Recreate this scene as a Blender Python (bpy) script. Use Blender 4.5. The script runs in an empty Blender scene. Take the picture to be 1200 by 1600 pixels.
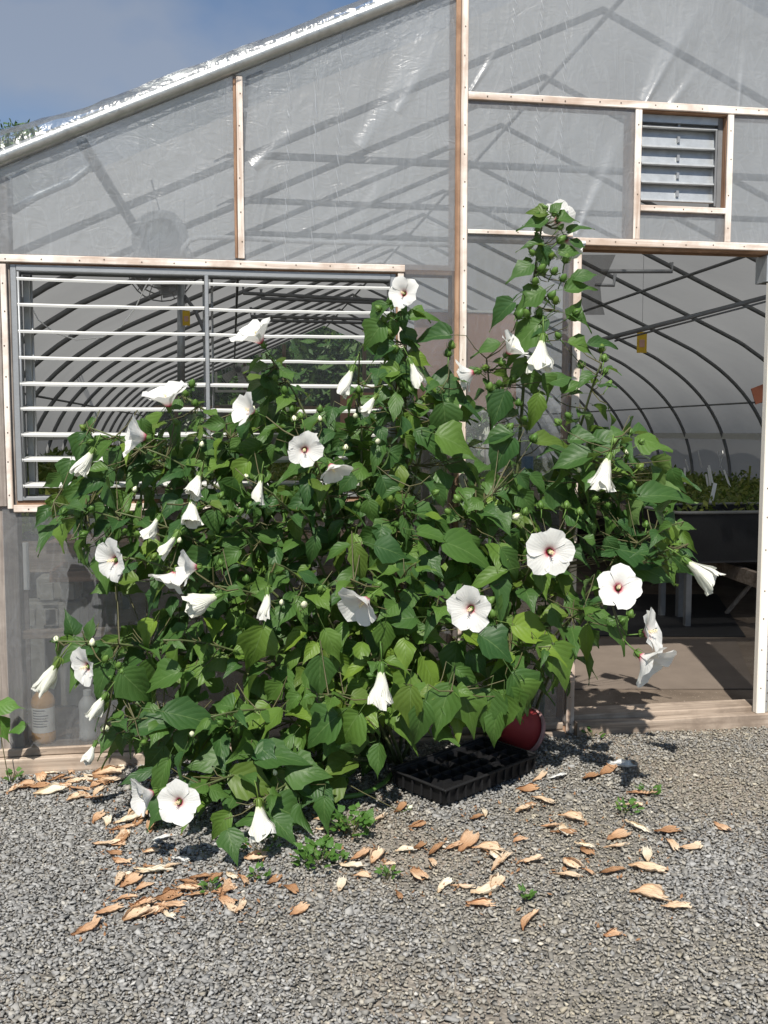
import bpy, bmesh, math, random
import numpy as np
from mathutils import Vector, Matrix, noise
random.seed(7); rng = np.random.default_rng(7)
S = bpy.context.scene
COL = S.collection
RAD = math.radians

# ------------------------------------------------------------------ camera
FPX, CAM_D, CAM_H = 1500.0, 4.1, 1.36          # focal length in photo pixels, distance to the wall, eye height
YAW, PITCH = math.atan(237/1500), math.atan(125/1500)
cF = Vector((math.sin(YAW)*math.cos(PITCH), math.cos(YAW)*math.cos(PITCH), -math.sin(PITCH)))
cR = Vector((math.cos(YAW), -math.sin(YAW), 0)); cU = cR.cross(cF)
cC = Vector((0, -CAM_D, CAM_H))
cam_data = bpy.data.cameras.new('camera'); cam = bpy.data.objects.new('camera', cam_data); COL.objects.link(cam)
cam_data.sensor_fit = 'VERTICAL'; cam_data.sensor_height = 36; cam_data.lens = 36*FPX/1600
cam_data.clip_start = 0.05; cam_data.clip_end = 2000
cam.location = cC
cam.rotation_euler = Matrix((cR, cU, -cF)).transposed().to_euler()
S.camera = cam

# ------------------------------------------------------------------ sky, sun, exposure
SUN_EL, SUN_AZ = RAD(52), RAD(15.7)            # light travels towards +Y, a little towards +X
sun_dir = Vector((math.sin(SUN_AZ)*math.cos(SUN_EL), math.cos(SUN_AZ)*math.cos(SUN_EL), -math.sin(SUN_EL)))
W = bpy.data.worlds.new('World'); S.world = W; W.use_nodes = True
nt = W.node_tree; nt.nodes.clear()
wo = nt.nodes.new('ShaderNodeOutputWorld'); bg = nt.nodes.new('ShaderNodeBackground')
sky = nt.nodes.new('ShaderNodeTexSky'); sky.sky_type = 'NISHITA'; sky.sun_disc = False
sky.sun_elevation = SUN_EL; sky.sun_rotation = math.atan2(-sun_dir.x, -sun_dir.y); sky.air_density = 1.0; sky.dust_density = 0.15; sky.ozone_density = 3.0
tc = nt.nodes.new('ShaderNodeTexCoord'); mp = nt.nodes.new('ShaderNodeMapping'); mp.inputs['Scale'].default_value = (1, 1, 1.7); mp.inputs['Location'].default_value = (0, 0, 0)
nz = nt.nodes.new('ShaderNodeTexNoise'); nz.inputs['Scale'].default_value = 3.4; nz.inputs['Detail'].default_value = 6; nz.inputs['Roughness'].default_value = .48
cr = nt.nodes.new('ShaderNodeValToRGB'); cr.color_ramp.elements[0].position = .43; cr.color_ramp.elements[1].position = .62
mx = nt.nodes.new('ShaderNodeMix'); mx.data_type = 'RGBA'
ml = nt.nodes.new('ShaderNodeMath'); ml.operation = 'MULTIPLY'; ml.inputs[1].default_value = .66
L = nt.links.new
L(tc.outputs['Generated'], mp.inputs['Vector']); L(mp.outputs[0], nz.inputs['Vector']); L(nz.outputs['Fac'], cr.inputs[0])
L(cr.outputs[0], ml.inputs[0]); L(ml.outputs[0], mx.inputs['Factor']); L(sky.outputs[0], mx.inputs['A'])
mx.inputs['B'].default_value = (3.3, 3.65, 4.3, 1)
L(mx.outputs['Result'], bg.inputs['Color']); bg.inputs['Strength'].default_value = .078
L(bg.outputs[0], wo.inputs['Surface'])
sl = bpy.data.lights.new('sun', 'SUN'); sl.energy = 5.0; sl.angle = RAD(.55); sl.color = (1, .95, .87)
sun = bpy.data.objects.new('sun', sl); COL.objects.link(sun); sun.location = (-4, -12, 20)
sun.rotation_euler = (-sun_dir).to_track_quat('Z', 'Y').to_euler()
S.view_settings.view_transform = 'Standard'; S.view_settings.look = 'None'
S.view_settings.exposure = 0.45; S.view_settings.gamma = 1
S.render.engine = 'CYCLES'
cy = S.cycles; cy.use_denoising = True; cy.max_bounces = 8; cy.transparent_max_bounces = 16; cy.diffuse_bounces = 4; cy.transmission_bounces = 6
cy.use_adaptive_sampling = True; cy.adaptive_threshold = .015; cy.sample_clamp_indirect = 6

# ------------------------------------------------------------------ placing helpers
def ray(x, y): return cF + cR*((x-600)/FPX) + cU*((800-y)/FPX)
def P(x, y, Y=0.0):                              # point in the vertical plane Y on the line of sight of photo pixel x, y
    r = ray(x, y); return cC + r*((Y-cC.y)/r.y)
def G(x, y, z=0.0):                              # point on the level z
    r = ray(x, y); return cC + r*((z-cC.z)/r.z)
def depth(p): return (p-cC).dot(cF)
def smooth(a, b, x):
    t = min(1, max(0, (x-a)/(b-a))); return t*t*(3-2*t)
def gz(x, y):                                    # height of the gravel yard
    if y > 0.02: return 0.0
    return (-.052*smooth(.45, -.95, x) + .012*noise.noise((x*1.7, y*1.7, 3)) * smooth(0, -.25, y))
def GG(x, y, up=0.0):                            # on the yard itself
    p = G(x, y)
    for _ in range(4): p = G(x, y, gz(p.x, p.y)+up)
    return p

def view_vec(v): return (cR*v[0]+Vector((0,0,1))*v[1]+Vector((-cF.x,-cF.y,0)).normalized()*v[2]).normalized()
# ------------------------------------------------------------------ mesh helpers
class MB:
    def __init__(s): s.v = []; s.f = []
    def add(s, v, f):
        o = len(s.v); s.v += [tuple(q) for q in v]; s.f += [tuple(i+o for i in q) for q in f]; return s
    def box(s, a, b, bev=0):
        x0, y0, z0 = a; x1, y1, z1 = b
        if x0 > x1: x0, x1 = x1, x0
        if y0 > y1: y0, y1 = y1, y0
        if z0 > z1: z0, z1 = z1, z0
        if bev <= 0:
            v = [(x, y, z) for z in (z0, z1) for y in (y0, y1) for x in (x0, x1)]
            return s.add(v, [(0,2,3,1),(4,5,7,6),(0,1,5,4),(2,6,7,3),(0,4,6,2),(1,3,7,5)])
        bm = bmesh.new(); bmesh.ops.create_cube(bm, size=1)
        for q in bm.verts: q.co = ((x0+x1)/2+q.co.x*(x1-x0), (y0+y1)/2+q.co.y*(y1-y0), (z0+z1)/2+q.co.z*(z1-z0))
        bmesh.ops.bevel(bm, geom=bm.edges[:], offset=bev, segments=1, affect='EDGES')
        bm.verts.index_update()
        s.add([tuple(q.co) for q in bm.verts], [[w.index for w in f.verts] for f in bm.faces]); bm.free(); return s
    def tube(s, pts, r, n=8, cap=True):
        pts = [Vector(p) for p in pts]; rs = r if isinstance(r, (list, tuple)) else [r]*len(pts)
        v = []; f = []; prev = None
        for i, p in enumerate(pts):
            d = (pts[min(i+1, len(pts)-1)] - pts[max(i-1, 0)])
            d = d.normalized() if d.length > 1e-9 else Vector((0,0,1))
            if prev is None:
                a = d.cross(Vector((0,0,1)) if abs(d.z) < .9 else Vector((1,0,0))).normalized()
            else:
                a = (prev - d*prev.dot(d)); a = a.normalized() if a.length > 1e-6 else d.orthogonal().normalized()
            prev = a; b = d.cross(a)
            for k in range(n):
                t = 2*math.pi*k/n; v.append(p + (a*math.cos(t)+b*math.sin(t))*rs[i])
        for i in range(len(pts)-1):
            for k in range(n):
                k2 = (k+1) % n; f.append((i*n+k, i*n+k2, (i+1)*n+k2, (i+1)*n+k))
        if cap: f.append(tuple(range(n-1, -1, -1))); f.append(tuple((len(pts)-1)*n+k for k in range(n)))
        return s.add(v, f)
    def bar(s, p, q, w, h):                       # square bar from p to q
        p = Vector(p); q = Vector(q); d = (q-p).normalized()
        a = d.cross(Vector((0,0,1))); a = a.normalized() if a.length > 1e-4 else Vector((1,0,0)); b = a.cross(d)
        v = [e + a*(w/2*i) + b*(h/2*j) for e in (p, q) for i, j in ((-1,-1),(1,-1),(1,1),(-1,1))]
        return s.add(v, [(3,2,1,0),(4,5,6,7),(0,1,5,4),(1,2,6,5),(2,3,7,6),(3,0,4,7)])
    def lathe(s, prof, n=16, c=(0,0,0)):          # profile of (r, z)
        v = [(c[0]+r*math.cos(2*math.pi*k/n), c[1]+r*math.sin(2*math.pi*k/n), c[2]+z) for r, z in prof for k in range(n)]
        f = [(i*n+k, i*n+(k+1)%n, (i+1)*n+(k+1)%n, (i+1)*n+k) for i in range(len(prof)-1) for k in range(n)]
        return s.add(v, f)
    def build(s, name, mat, parent=None, sm=False, loc=None):
        return mk(name, mesh(name, s.v, s.f, mat, sm), parent, loc)
def mesh(name, v, f, mat, sm=False):
    m = bpy.data.meshes.new(name); m.from_pydata(v, [], f); m.materials.append(mat)
    if sm: m.polygons.foreach_set('use_smooth', [True]*len(m.polygons))
    m.update(); return m
def mk(name, data, parent=None, loc=None):
    o = bpy.data.objects.new(name, data); COL.objects.link(o)
    if loc is not None: o.location = loc
    if parent is not None: o.parent = parent
    return o
def tag(o, label, cat, group=None):
    o['label'] = label; o['category'] = cat
    if group: o['group'] = group
    return o
def thing(name, label, cat, loc=(0,0,0), group=None):
    return tag(mk(name, None, None, loc), label, cat, group)
def structure(o): o['kind'] = 'structure'; return o
def stuff(o): o['kind'] = 'stuff'; return o
def frame_mat(y, n):                              # local +Y along y, +Z along n
    y = y.normalized(); n = (n - y*n.dot(y)).normalized(); x = y.cross(n)
    return Matrix((x, y, n)).transposed()

# ------------------------------------------------------------------ material helpers
class NT:
    def __init__(s, name):
        s.m = bpy.data.materials.new(name); s.m.use_nodes = True; s.t = s.m.node_tree; s.t.nodes.clear()
        s.out = s.n('ShaderNodeOutputMaterial')
    def n(s, typ, **kw):
        q = s.t.nodes.new(typ)
        for k, v in kw.items(): setattr(q, k, v)
        return q
    def l(s, a, b): s.t.links.new(a, b)
    def set(s, sock, v):
        if hasattr(v, 'is_output'): s.l(v, sock)
        else:
            if isinstance(v, (tuple, list)) and len(v) == 3 and sock.type == 'RGBA': v = (*v, 1)
            sock.default_value = v
    def math(s, op, a, b=0.0, c=None):
        q = s.n('ShaderNodeMath', operation=op); s.set(q.inputs[0], a); s.set(q.inputs[1], b)
        if c is not None: s.set(q.inputs[2], c)
        return q.outputs[0]
    def mix(s, f, a, b):
        q = s.n('ShaderNodeMix', data_type='RGBA'); s.set(q.inputs['Factor'], f); s.set(q.inputs['A'], a); s.set(q.inputs['B'], b); return q.outputs['Result']
    def noise(s, scale, detail=4, rough=.55, vec=None, dist=0):
        q = s.n('ShaderNodeTexNoise'); q.inputs['Scale'].default_value = scale; q.inputs['Detail'].default_value = detail
        q.inputs['Roughness'].default_value = rough; q.inputs['Distortion'].default_value = dist
        if vec is not None: s.l(vec, q.inputs['Vector'])
        return q.outputs['Fac']
    def coord(s, scale=(1,1,1), which='Object'):
        t = s.n('ShaderNodeTexCoord'); q = s.n('ShaderNodeMapping'); q.inputs['Scale'].default_value = scale
        s.l(t.outputs[which], q.inputs['Vector']); return q.outputs[0]
    def pos(s): return s.n('ShaderNodeNewGeometry').outputs['Position']
    def ramp(s, f, stops):
        q = s.n('ShaderNodeValToRGB'); e = q.color_ramp.elements
        while len(e) < len(stops): e.new(.5)
        for i, (p, c) in enumerate(stops): e[i].position = p; e[i].color = (*c, 1) if len(c) == 3 else c
        s.l(f, q.inputs[0]); return q.outputs[0]
    def bump(s, h, strength=.5, dist=.01):
        q = s.n('ShaderNodeBump'); q.inputs['Strength'].default_value = strength; q.inputs['Distance'].default_value = dist; s.l(h, q.inputs['Height']); return q.outputs[0]
    def bsdf(s, col, rough=.6, metal=0, spec=.4, normal=None):
        q = s.n('ShaderNodeBsdfPrincipled'); s.set(q.inputs['Base Color'], col); s.set(q.inputs['Roughness'], rough)
        s.set(q.inputs['Metallic'], metal); s.set(q.inputs['Specular IOR Level'], spec)
        if normal is not None: s.l(normal, q.inputs['Normal'])
        return q.outputs[0]
    def mixsh(s, f, a, b):
        q = s.n('ShaderNodeMixShader'); s.set(q.inputs[0], f); s.l(a, q.inputs[1]); s.l(b, q.inputs[2]); return q.outputs[0]
    def sh(s, typ, col, normal=None, rough=None):
        q = s.n(typ); s.set(q.inputs['Color'], col)
        if normal is not None and 'Normal' in q.inputs: s.l(normal, q.inputs['Normal'])
        if rough is not None: q.inputs['Roughness'].default_value = rough
        return q.outputs[0]
    def done(s, sh): s.l(sh, s.out.inputs['Surface']); return s.m

def plain(name, col, rough=.6, metal=0, spec=.4, var=.25, scale=9, bump=.15):
    t = NT(name); c = t.coord()
    n = t.noise(scale, 6, .6, c)
    k = t.mix(n, tuple(x*(1-var) for x in col), tuple(min(1, x*(1+var)) for x in col))
    n2 = t.noise(scale*9, 4, .6, c)
    return t.done(t.bsdf(k, rough, metal, spec, t.bump(n2, bump, .004)))
def wood(name, c1, c2, c3, along='Z', scale=1.0, rough=.75):
    t = NT(name)
    sc = {'Z': (34, 34, 1.6), 'X': (1.6, 34, 34), 'Y': (34, 1.6, 34)}[along]
    c = t.coord(tuple(x*scale for x in sc)); n = t.noise(1.0, 5, .65, c, .6)
    big = t.noise(5.0, 5, .65, t.coord())
    k = t.ramp(n, [(.3, c1), (.52, c2), (.75, c3)])
    k = t.mix(t.math('MULTIPLY', t.math('GREATER_THAN', big, .56), .0), k, c1)
    k = t.mix(t.ramp(big, [(.45, (0,0,0)), (.66, (.75,.75,.75))]), k, c1)
    return t.done(t.bsdf(k, rough, 0, .25, t.bump(n, .35, .003)))

M = {}
M['batten_v'] = wood('painted_batten', (.40,.29,.22), (.77,.70,.635), (.84,.79,.73), 'Z', .8)
M['batten_h'] = wood('painted_batten_across', (.40,.29,.22), (.77,.70,.635), (.84,.79,.73), 'X', .8)
M['stud_v'] = wood('stud_wood', (.16,.09,.055), (.36,.22,.14), (.48,.33,.23), 'Z')
M['stud_h'] = wood('stud_wood_across', (.16,.09,.055), (.36,.22,.14), (.48,.33,.23), 'X')
M['grey_v'] = wood('weathered_wood', (.15,.125,.11), (.30,.26,.23), (.43,.38,.34), 'Z')
M['grey_h'] = wood('weathered_plank', (.17,.13,.10), (.36,.29,.23), (.52,.43,.35), 'X')
M['galv'] = plain('galvanised_steel', (.42,.44,.45), .42, .55, .5, .3, 26, .12)
M['rimsteel'] = plain('bright_galvanised_pipe', (.46,.47,.46), .33, .75, .5, .3, 22, .2)
M['darksteel'] = plain('dull_steel_pipe', (.20,.205,.21), .55, .25, .4, .3, 16)
M['alu'] = plain('aluminium_frame', (.30,.31,.32), .45, .45, .5, .15, 12)
M['white_slat'] = plain('white_slat', (.60,.60,.58), .42, 0, .4, .08, 14, .05)
M['white_door'] = plain('white_door_paint', (.80,.75,.67), .5, 0, .4, .08, 6, .08)
M['pvc'] = plain('white_conduit', (.66,.66,.64), .4, 0, .45, .1, 8, .05)
M['nail'] = plain('nail_head', (.10,.07,.05), .5, .5)
M['black'] = plain('black_plastic', (.010,.010,.011), .6, 0, .3, .3, 12, .08)
M['blackcloth'] = plain('black_landscape_cloth', (.022,.022,.023), .7, 0, .3, .35, 7, .3)
M['red'] = plain('red_plastic', (.22,.022,.024), .6, 0, .3, .25, 9, .08)
M['pinkrim'] = plain('pale_scuffed_rim', (.30,.17,.16), .55, 0, .35, .2, 20)
M['hose'] = plain('green_hose', (.10,.20,.045), .45, 0, .4, .25, 20, .05)
M['yellow'] = plain('yellow_sticky_card', (.62,.40,.02), .5, 0, .4, .1, 20)
M['orange'] = plain('orange_board', (.30,.10,.05), .6)
M['cardboard'] = plain('brown_board', (.55,.33,.26), .7, 0, .2, .14, 4, .1)
M['block'] = plain('concrete_block', (.34,.32,.27), .9, 0, .2, .2, 14, .4)
M['tag'] = plain('white_plant_tag', (.8,.8,.78), .5, 0, .4, .05)
M['blue'] = plain('blue_plastic', (.05,.16,.36), .4)
M['mat'] = plain('dusty_floor_mat', (.15,.122,.10), .9, 0, .2, .22, 6, .3)
M['soil'] = plain('potting_soil', (.03,.022,.016), .95, 0, .1, .4, 40, .5)
M['fanmetal'] = plain('fan_grey', (.38,.39,.40), .5, .3)
M['fanwhite'] = plain('fan_case', (.55,.56,.54), .5)
M['greybox'] = plain('grey_cabinet', (.20,.20,.185), .55)
M['duct'] = plain('milky_duct', (.5,.51,.52), .4)
M['brass'] = plain('amber_plastic', (.62,.34,.12), .35, 0, .5, .1, 8, .03)
M['paper'] = plain('paper_label', (.78,.76,.72), .6, 0, .3, .05)
M['print'] = plain('grey_print', (.25,.25,.26), .7)
M['milk'] = plain('milky_bottle', (.50,.50,.48), .4, 0, .45, .08)
M['bag'] = plain('clear_bag_white', (.62,.63,.66), .3, 0, .5, .15, 14, .3)

# clear sheet film of the end wall: hazy transparent plastic with fold lines
def film_mat(name, haze, gloss_r=.1, folds=(), streaks=(), tint=(.93,.94,.94), wr=.45, tl=.5):
    t = NT(name); pos = t.pos(); sp = t.n('ShaderNodeSeparateXYZ'); t.l(pos, sp.inputs[0])
    X, Z = sp.outputs['X'], sp.outputs['Z']
    n1 = t.noise(2.6, 3, .5, t.coord((1, 1, .55)), 1.2); n2 = t.noise(11, 3, .55, t.coord((1.2, 1, .35)), .6)
    h = t.math('ADD', t.math('MULTIPLY', n1, 1.0), t.math('MULTIPLY', n2, .30))
    n3 = t.math('ABSOLUTE', t.math('SUBTRACT', t.noise(4.2, 2, .5, t.coord((2.0, 1, .7)), 1.6), .5)); n4 = t.math('ABSOLUTE', t.math('SUBTRACT', t.noise(9, 2, .5, t.coord((1.0, 1, 1.6)), 2.2), .5))
    h = t.math('SUBTRACT', h, t.math('ADD', t.math('MULTIPLY', n3, .35), t.math('MULTIPLY', n4, .18)))
    white = t.math('MULTIPLY', t.math('MAXIMUM', t.math('SUBTRACT', .035, n3), 0), 4.0)
    for x0, per in folds:                          # rows of puckers along a fold
        d = t.math('SUBTRACT', X, x0); lean = t.math('MULTIPLY', t.math('SUBTRACT', Z, 2.5), -.035); d = t.math('ADD', d, lean)
        g = t.math('EXPONENT', t.math('MULTIPLY', t.math('MULTIPLY', d, d), -1/(.008**2)))
        w = t.math('SINE', t.math('ADD', t.math('MULTIPLY', Z, 2*math.pi/per), t.math('ADD', t.math('MULTIPLY', n2, 9), t.math('MULTIPLY', d, 320))))
        w = t.math('MULTIPLY', t.math('MAXIMUM', t.math('SUBTRACT', w, .25), 0), 1.1)
        k = t.math('MULTIPLY', g, w)
        h = t.math('ADD', h, t.math('MULTIPLY', k, .35)); white = k if white is None else t.math('MAXIMUM', white, k)
    for (xa, za, xb, zb, w0) in streaks:           # long stretched folds
        dx, dz = xb-xa, zb-za; ln = math.hypot(dx, dz); dx /= ln; dz /= ln
        rx = t.math('SUBTRACT', X, xa); rz = t.math('SUBTRACT', Z, za)
        al = t.math('ADD', t.math('MULTIPLY', rx, dx), t.math('MULTIPLY', rz, dz))
        pe = t.math('SUBTRACT', t.math('MULTIPLY', rx, dz), t.math('MULTIPLY', rz, dx))
        wid = t.math('ADD', t.math('MULTIPLY', t.math('MAXIMUM', al, 0), .05), w0)
        q = t.math('DIVIDE', pe, wid)
        g = t.math('EXPONENT', t.math('MULTIPLY', t.math('MULTIPLY', q, q), -1))
        end = t.math('MULTIPLY', t.math('GREATER_THAN', al, 0), t.math('MAXIMUM', t.math('SUBTRACT', 1, t.math('DIVIDE', t.math('MAXIMUM', al, 0), ln)), 0))
        k = t.math('MULTIPLY', g, end)
        h = t.math('ADD', h, t.math('MULTIPLY', k, .5)); kk = t.math('MULTIPLY', k, .55)
        white = kk if white is None else t.math('MAXIMUM', white, kk)
    bn = t.bump(h, wr, .05)
    hz = t.math('ADD', haze, t.math('MULTIPLY', t.math('SUBTRACT', n1, .5), haze*.7))
    if white is not None: hz = t.math('MINIMUM', t.math('ADD', hz, t.math('MULTIPLY', white, .5)), .9)
    tr = t.sh('ShaderNodeBsdfTransparent', tint)
    df = t.mixsh(tl, t.sh('ShaderNodeBsdfDiffuse', (.61,.645,.68), bn), t.sh('ShaderNodeBsdfTranslucent', (.61,.645,.68), bn))
    base = t.mixsh(hz, tr, df)
    fr = t.n('ShaderNodeFresnel'); fr.inputs['IOR'].default_value = 1.45; t.l(bn, fr.inputs['Normal'])
    gl = t.sh('ShaderNodeBsdfGlossy', (1,1,1), bn, gloss_r)
    return t.done(t.mixsh(t.math('MINIMUM', t.math('MULTIPLY', fr.outputs[0], 1.0), .8), base, gl))
FOLDS_R = [(1.19,.05), (1.31,.043), (1.42,.05)]
FOLDS_L = [(.245,.075), (.355,.11), (.455,.07)]
STREAK_R = [(1.80, 2.78, 2.12, 3.36, .006), (1.795, 2.80, 1.98, 3.2, .02), (1.50, 2.22, 1.76, 2.80, .012), (1.92, 2.79, 2.10, 3.02, .015), (1.02, 2.80, 1.15, 3.0, .006), (2.24,2.8,2.26,3.1,.008)]
STREAK_L = [(.55, 2.55, .93, 3.16, .03), (.70, 2.7, .95, 3.1, .02), (.10, 2.45, .30, 2.62, .02)]
M['film_r'] = film_mat('clear_film_folded', .42, .30, FOLDS_R, STREAK_R)
M['film_l'] = film_mat('clear_film', .42, .30, FOLDS_L, STREAK_L)
M['film_low'] = film_mat('clear_film_low', .21, .09, (), [(.74, 1.05, 1.2, 1.6, .006)], wr=.3)
M['film_flap'] = film_mat('loose_clear_film', .10, .24, (), (), wr=.6)
M['film_end'] = film_mat('far_film', .22, .3, (), (), (.88,.93,.88))
M['film_clear'] = film_mat('clear_roof_film', .70, .15, (), (), (.92,.93,.94), tl=.85)

def roof_film():
    t = NT('white_roof_film'); c = t.coord(); n = t.noise(1.3, 4, .55, c, .5)
    k = t.mix(n, (.25,.25,.245), (.31,.31,.30))
    b = t.bump(t.noise(5, 3, .5, c), .15, .03)
    return t.done(t.mixsh(.56, t.sh('ShaderNodeBsdfDiffuse', k, b), t.sh('ShaderNodeBsdfTranslucent', k, b)))
M['roof_film'] = roof_film()

def leaf_mat(name, a, b, pale, trans=.28, yellowish=None):
    t = NT(name); uv = t.n('ShaderNodeUVMap'); sp = t.n('ShaderNodeSeparateXYZ'); t.l(uv.outputs[0], sp.inputs[0])
    u, v = sp.outputs['X'], sp.outputs['Y']
    av = t.math('ABSOLUTE', t.math('SUBTRACT', v, .5))
    at = t.n('ShaderNodeAttribute', attribute_name='tone')
    oi = t.n('ShaderNodeObjectInfo')
    tone = t.math('FRACT', t.math('ADD', at.outputs['Fac'], oi.outputs['Random']))
    if yellowish:
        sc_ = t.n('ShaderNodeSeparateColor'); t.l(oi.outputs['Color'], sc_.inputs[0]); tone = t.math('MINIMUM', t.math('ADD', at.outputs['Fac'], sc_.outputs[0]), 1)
        col = t.ramp(tone, [(0, a), (.55, b), (1, yellowish)])  # last stop is a yellower, brighter green
    else: col = t.mix(tone, a, b)
    tone2 = t.math('FRACT', t.math('MULTIPLY', tone, 7.31))
    col = t.mix(t.math('MULTIPLY', t.math('GREATER_THAN', tone2, .93), .6), col, (.15,.21,.03))
    n = t.noise(14, 4, .6, t.pos()); col = t.mix(t.math('MULTIPLY', n, .45), col, tuple(x*.55 for x in a))
    mid = t.math('LESS_THAN', av, .014)
    w = t.math('FRACT', t.math('SUBTRACT', t.math('MULTIPLY', u, 6.0), t.math('MULTIPLY', av, 5.0)))
    side = t.math('MULTIPLY', t.math('LESS_THAN', w, .08), .35)
    vein = t.math('MULTIPLY', t.math('MAXIMUM', mid, side), .42)
    col = t.mix(vein, col, pale)
    geo = t.n('ShaderNodeNewGeometry')
    col = t.mix(t.math('MULTIPLY', geo.outputs['Backfacing'], .55), col, pale)
    ww = t.math('MULTIPLY', t.math('ABSOLUTE', t.math('SUBTRACT', w, .5)), 2)
    bn = t.bump(t.math('ADD', t.math('MULTIPLY', ww, -.6), n), .35, .004)
    br = t.bsdf(col, .48, 0, .35, bn)
    tr = t.sh('ShaderNodeBsdfTranslucent', t.mix(.5, col, (.16,.26,.02)), bn)
    return t.done(t.mixsh(trans, br, tr))
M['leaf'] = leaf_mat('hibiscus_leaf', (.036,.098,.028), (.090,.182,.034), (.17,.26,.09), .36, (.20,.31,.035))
M['weed'] = leaf_mat('weed_leaf', (.06,.15,.025), (.10,.21,.04), (.16,.26,.08))
M['far_leaf'] = leaf_mat('distant_leaf', (.035,.085,.022), (.08,.15,.035), (.10,.16,.05), .2)
M['bench_leaf'] = leaf_mat('seedling_leaf', (.09,.16,.025), (.30,.31,.06), (.13,.19,.06), .2)
M['stem'] = plain('hibiscus_stem', (.085,.105,.04), .55, 0, .35, .35, 18)
M['twig'] = plain('hibiscus_twig', (.085,.08,.035), .55, 0, .35, .4, 18)
M['bark'] = plain('tree_bark', (.10,.075,.055), .9, 0, .2, .35, 8, .5)
M['budgreen'] = leaf_mat('bud_green', (.08,.17,.03), (.14,.24,.05), (.2,.3,.1), .15)
M['budwhite'] = plain('bud_cream', (.70,.70,.50), .5, 0, .35, .1, 20)

def petal_mat():
    t = NT('white_petal'); uv = t.n('ShaderNodeUVMap'); sp = t.n('ShaderNodeSeparateXYZ'); t.l(uv.outputs[0], sp.inputs[0])
    u, v = sp.outputs['X'], sp.outputs['Y']
    n = t.noise(30, 3, .6, t.coord())
    uu = t.math('ADD', u, t.math('MULTIPLY', t.math('SUBTRACT', n, .5), .10))
    col = t.ramp(uu, [(.0, (.12,.003,.012)), (.135, (.24,.007,.028)), (.18, (.58,.18,.22)), (.28, (.76,.65,.63)), (.42, (.77,.76,.73)), (1, (.77,.77,.745))])
    w = t.math('ABSOLUTE', t.math('SINE', t.math('MULTIPLY', t.math('SUBTRACT', v, .5), t.math('SUBTRACT', 40, t.math('MULTIPLY', u, 14)))))
    bn = t.bump(t.math('ADD', t.math('MULTIPLY', w, .6), t.math('MULTIPLY', n, .8)), .22, .004)
    br = t.bsdf(col, .6, 0, .25, bn); tr = t.sh('ShaderNodeBsdfTranslucent', col, bn)
    return t.done(t.mixsh(.33, br, tr))
M['petal'] = petal_mat()
M['bell'] = None
def bell_mat(name, c0, c1, c2, tr=.25, bscale=.35):
    t = NT(name); uv = t.n('ShaderNodeUVMap'); sp = t.n('ShaderNodeSeparateXYZ'); t.l(uv.outputs[0], sp.inputs[0])
    u, v = sp.outputs['X'], sp.outputs['Y']
    oi = t.n('ShaderNodeObjectInfo'); n = t.noise(22, 4, .6, t.coord())
    col = t.ramp(t.math('ADD', u, t.math('MULTIPLY', t.math('SUBTRACT', n, .5), .5)), [(.05, c0), (.35, c1), (.95, c2)])
    col = t.mix(t.math('MULTIPLY', oi.outputs['Random'], .25), col, c0)
    w = t.math('ABSOLUTE', t.math('SINE', t.math('ADD', t.math('MULTIPLY', v, 34), t.math('MULTIPLY', u, 3))))
    bn = t.bump(t.math('ADD', w, n), bscale, .005)
    return t.done(t.mixsh(tr, t.bsdf(col, .65, 0, .2, bn), t.sh('ShaderNodeBsdfTranslucent', col, bn)))
M['bell'] = bell_mat('furled_white_petal', (.66,.71,.46), (.77,.77,.71), (.77,.765,.715))
M['dry_tan'] = bell_mat('dried_tan_petal', (.46,.27,.14), (.66,.48,.32), (.78,.64,.48), .2, .3)
M['dry_orange'] = bell_mat('dried_orange_petal', (.32,.16,.08), (.54,.32,.18), (.72,.52,.35), .2, .35)
M['dry_brown'] = bell_mat('rotted_brown_petal', (.15,.07,.03), (.32,.17,.085), (.50,.30,.17), .12, .4)
M['dry_cream'] = bell_mat('fallen_cream_petal', (.58,.42,.26), (.74,.64,.48), (.80,.74,.62), .2, .3)
M['dry_white'] = bell_mat('fallen_white_petal', (.62,.62,.58), (.76,.76,.74), (.80,.80,.78), .2, .45)
M['stamen'] = plain('stamen_cream', (.78,.68,.42), .6)
M['calyx'] = M['budgreen']

def ground_mat():
    t = NT('gravel_yard'); p = t.pos()
    v = t.n('ShaderNodeTexVoronoi'); v.inputs['Scale'].default_value = 62; t.l(p, v.inputs['Vector'])
    tone = t.n('ShaderNodeSeparateColor'); t.l(v.outputs['Color'], tone.inputs[0])
    col = t.ramp(tone.outputs[0], [(.0,(.12,.115,.105)), (.5,(.20,.187,.165)), (1,(.28,.26,.23))])
    big = t.noise(.9, 4, .6, p, .8)
    dirt = t.ramp(big, [(.45,(0,0,0)), (.7,(1,1,1))])
    col = t.mix(t.math('MULTIPLY', dirt, .55), col, (.32,.25,.185))
    d = t.math('SUBTRACT', 1, v.outputs['Distance'])
    return t.done(t.bsdf(col, .9, 0, .2, t.bump(d, .7, .012)))
M['ground'] = ground_mat()
def stone_mat():
    t = NT('crushed_stone'); a = t.n('ShaderNodeAttribute', attribute_name='tone'); n = t.noise(90, 4, .6, t.pos())
    col = t.mix(t.math('MULTIPLY', n, .5), a.outputs['Color'], (.09,.088,.085))
    return t.done(t.bsdf(col, .85, 0, .25, t.bump(n, .3, .003)))
M['stone'] = stone_mat()
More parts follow.
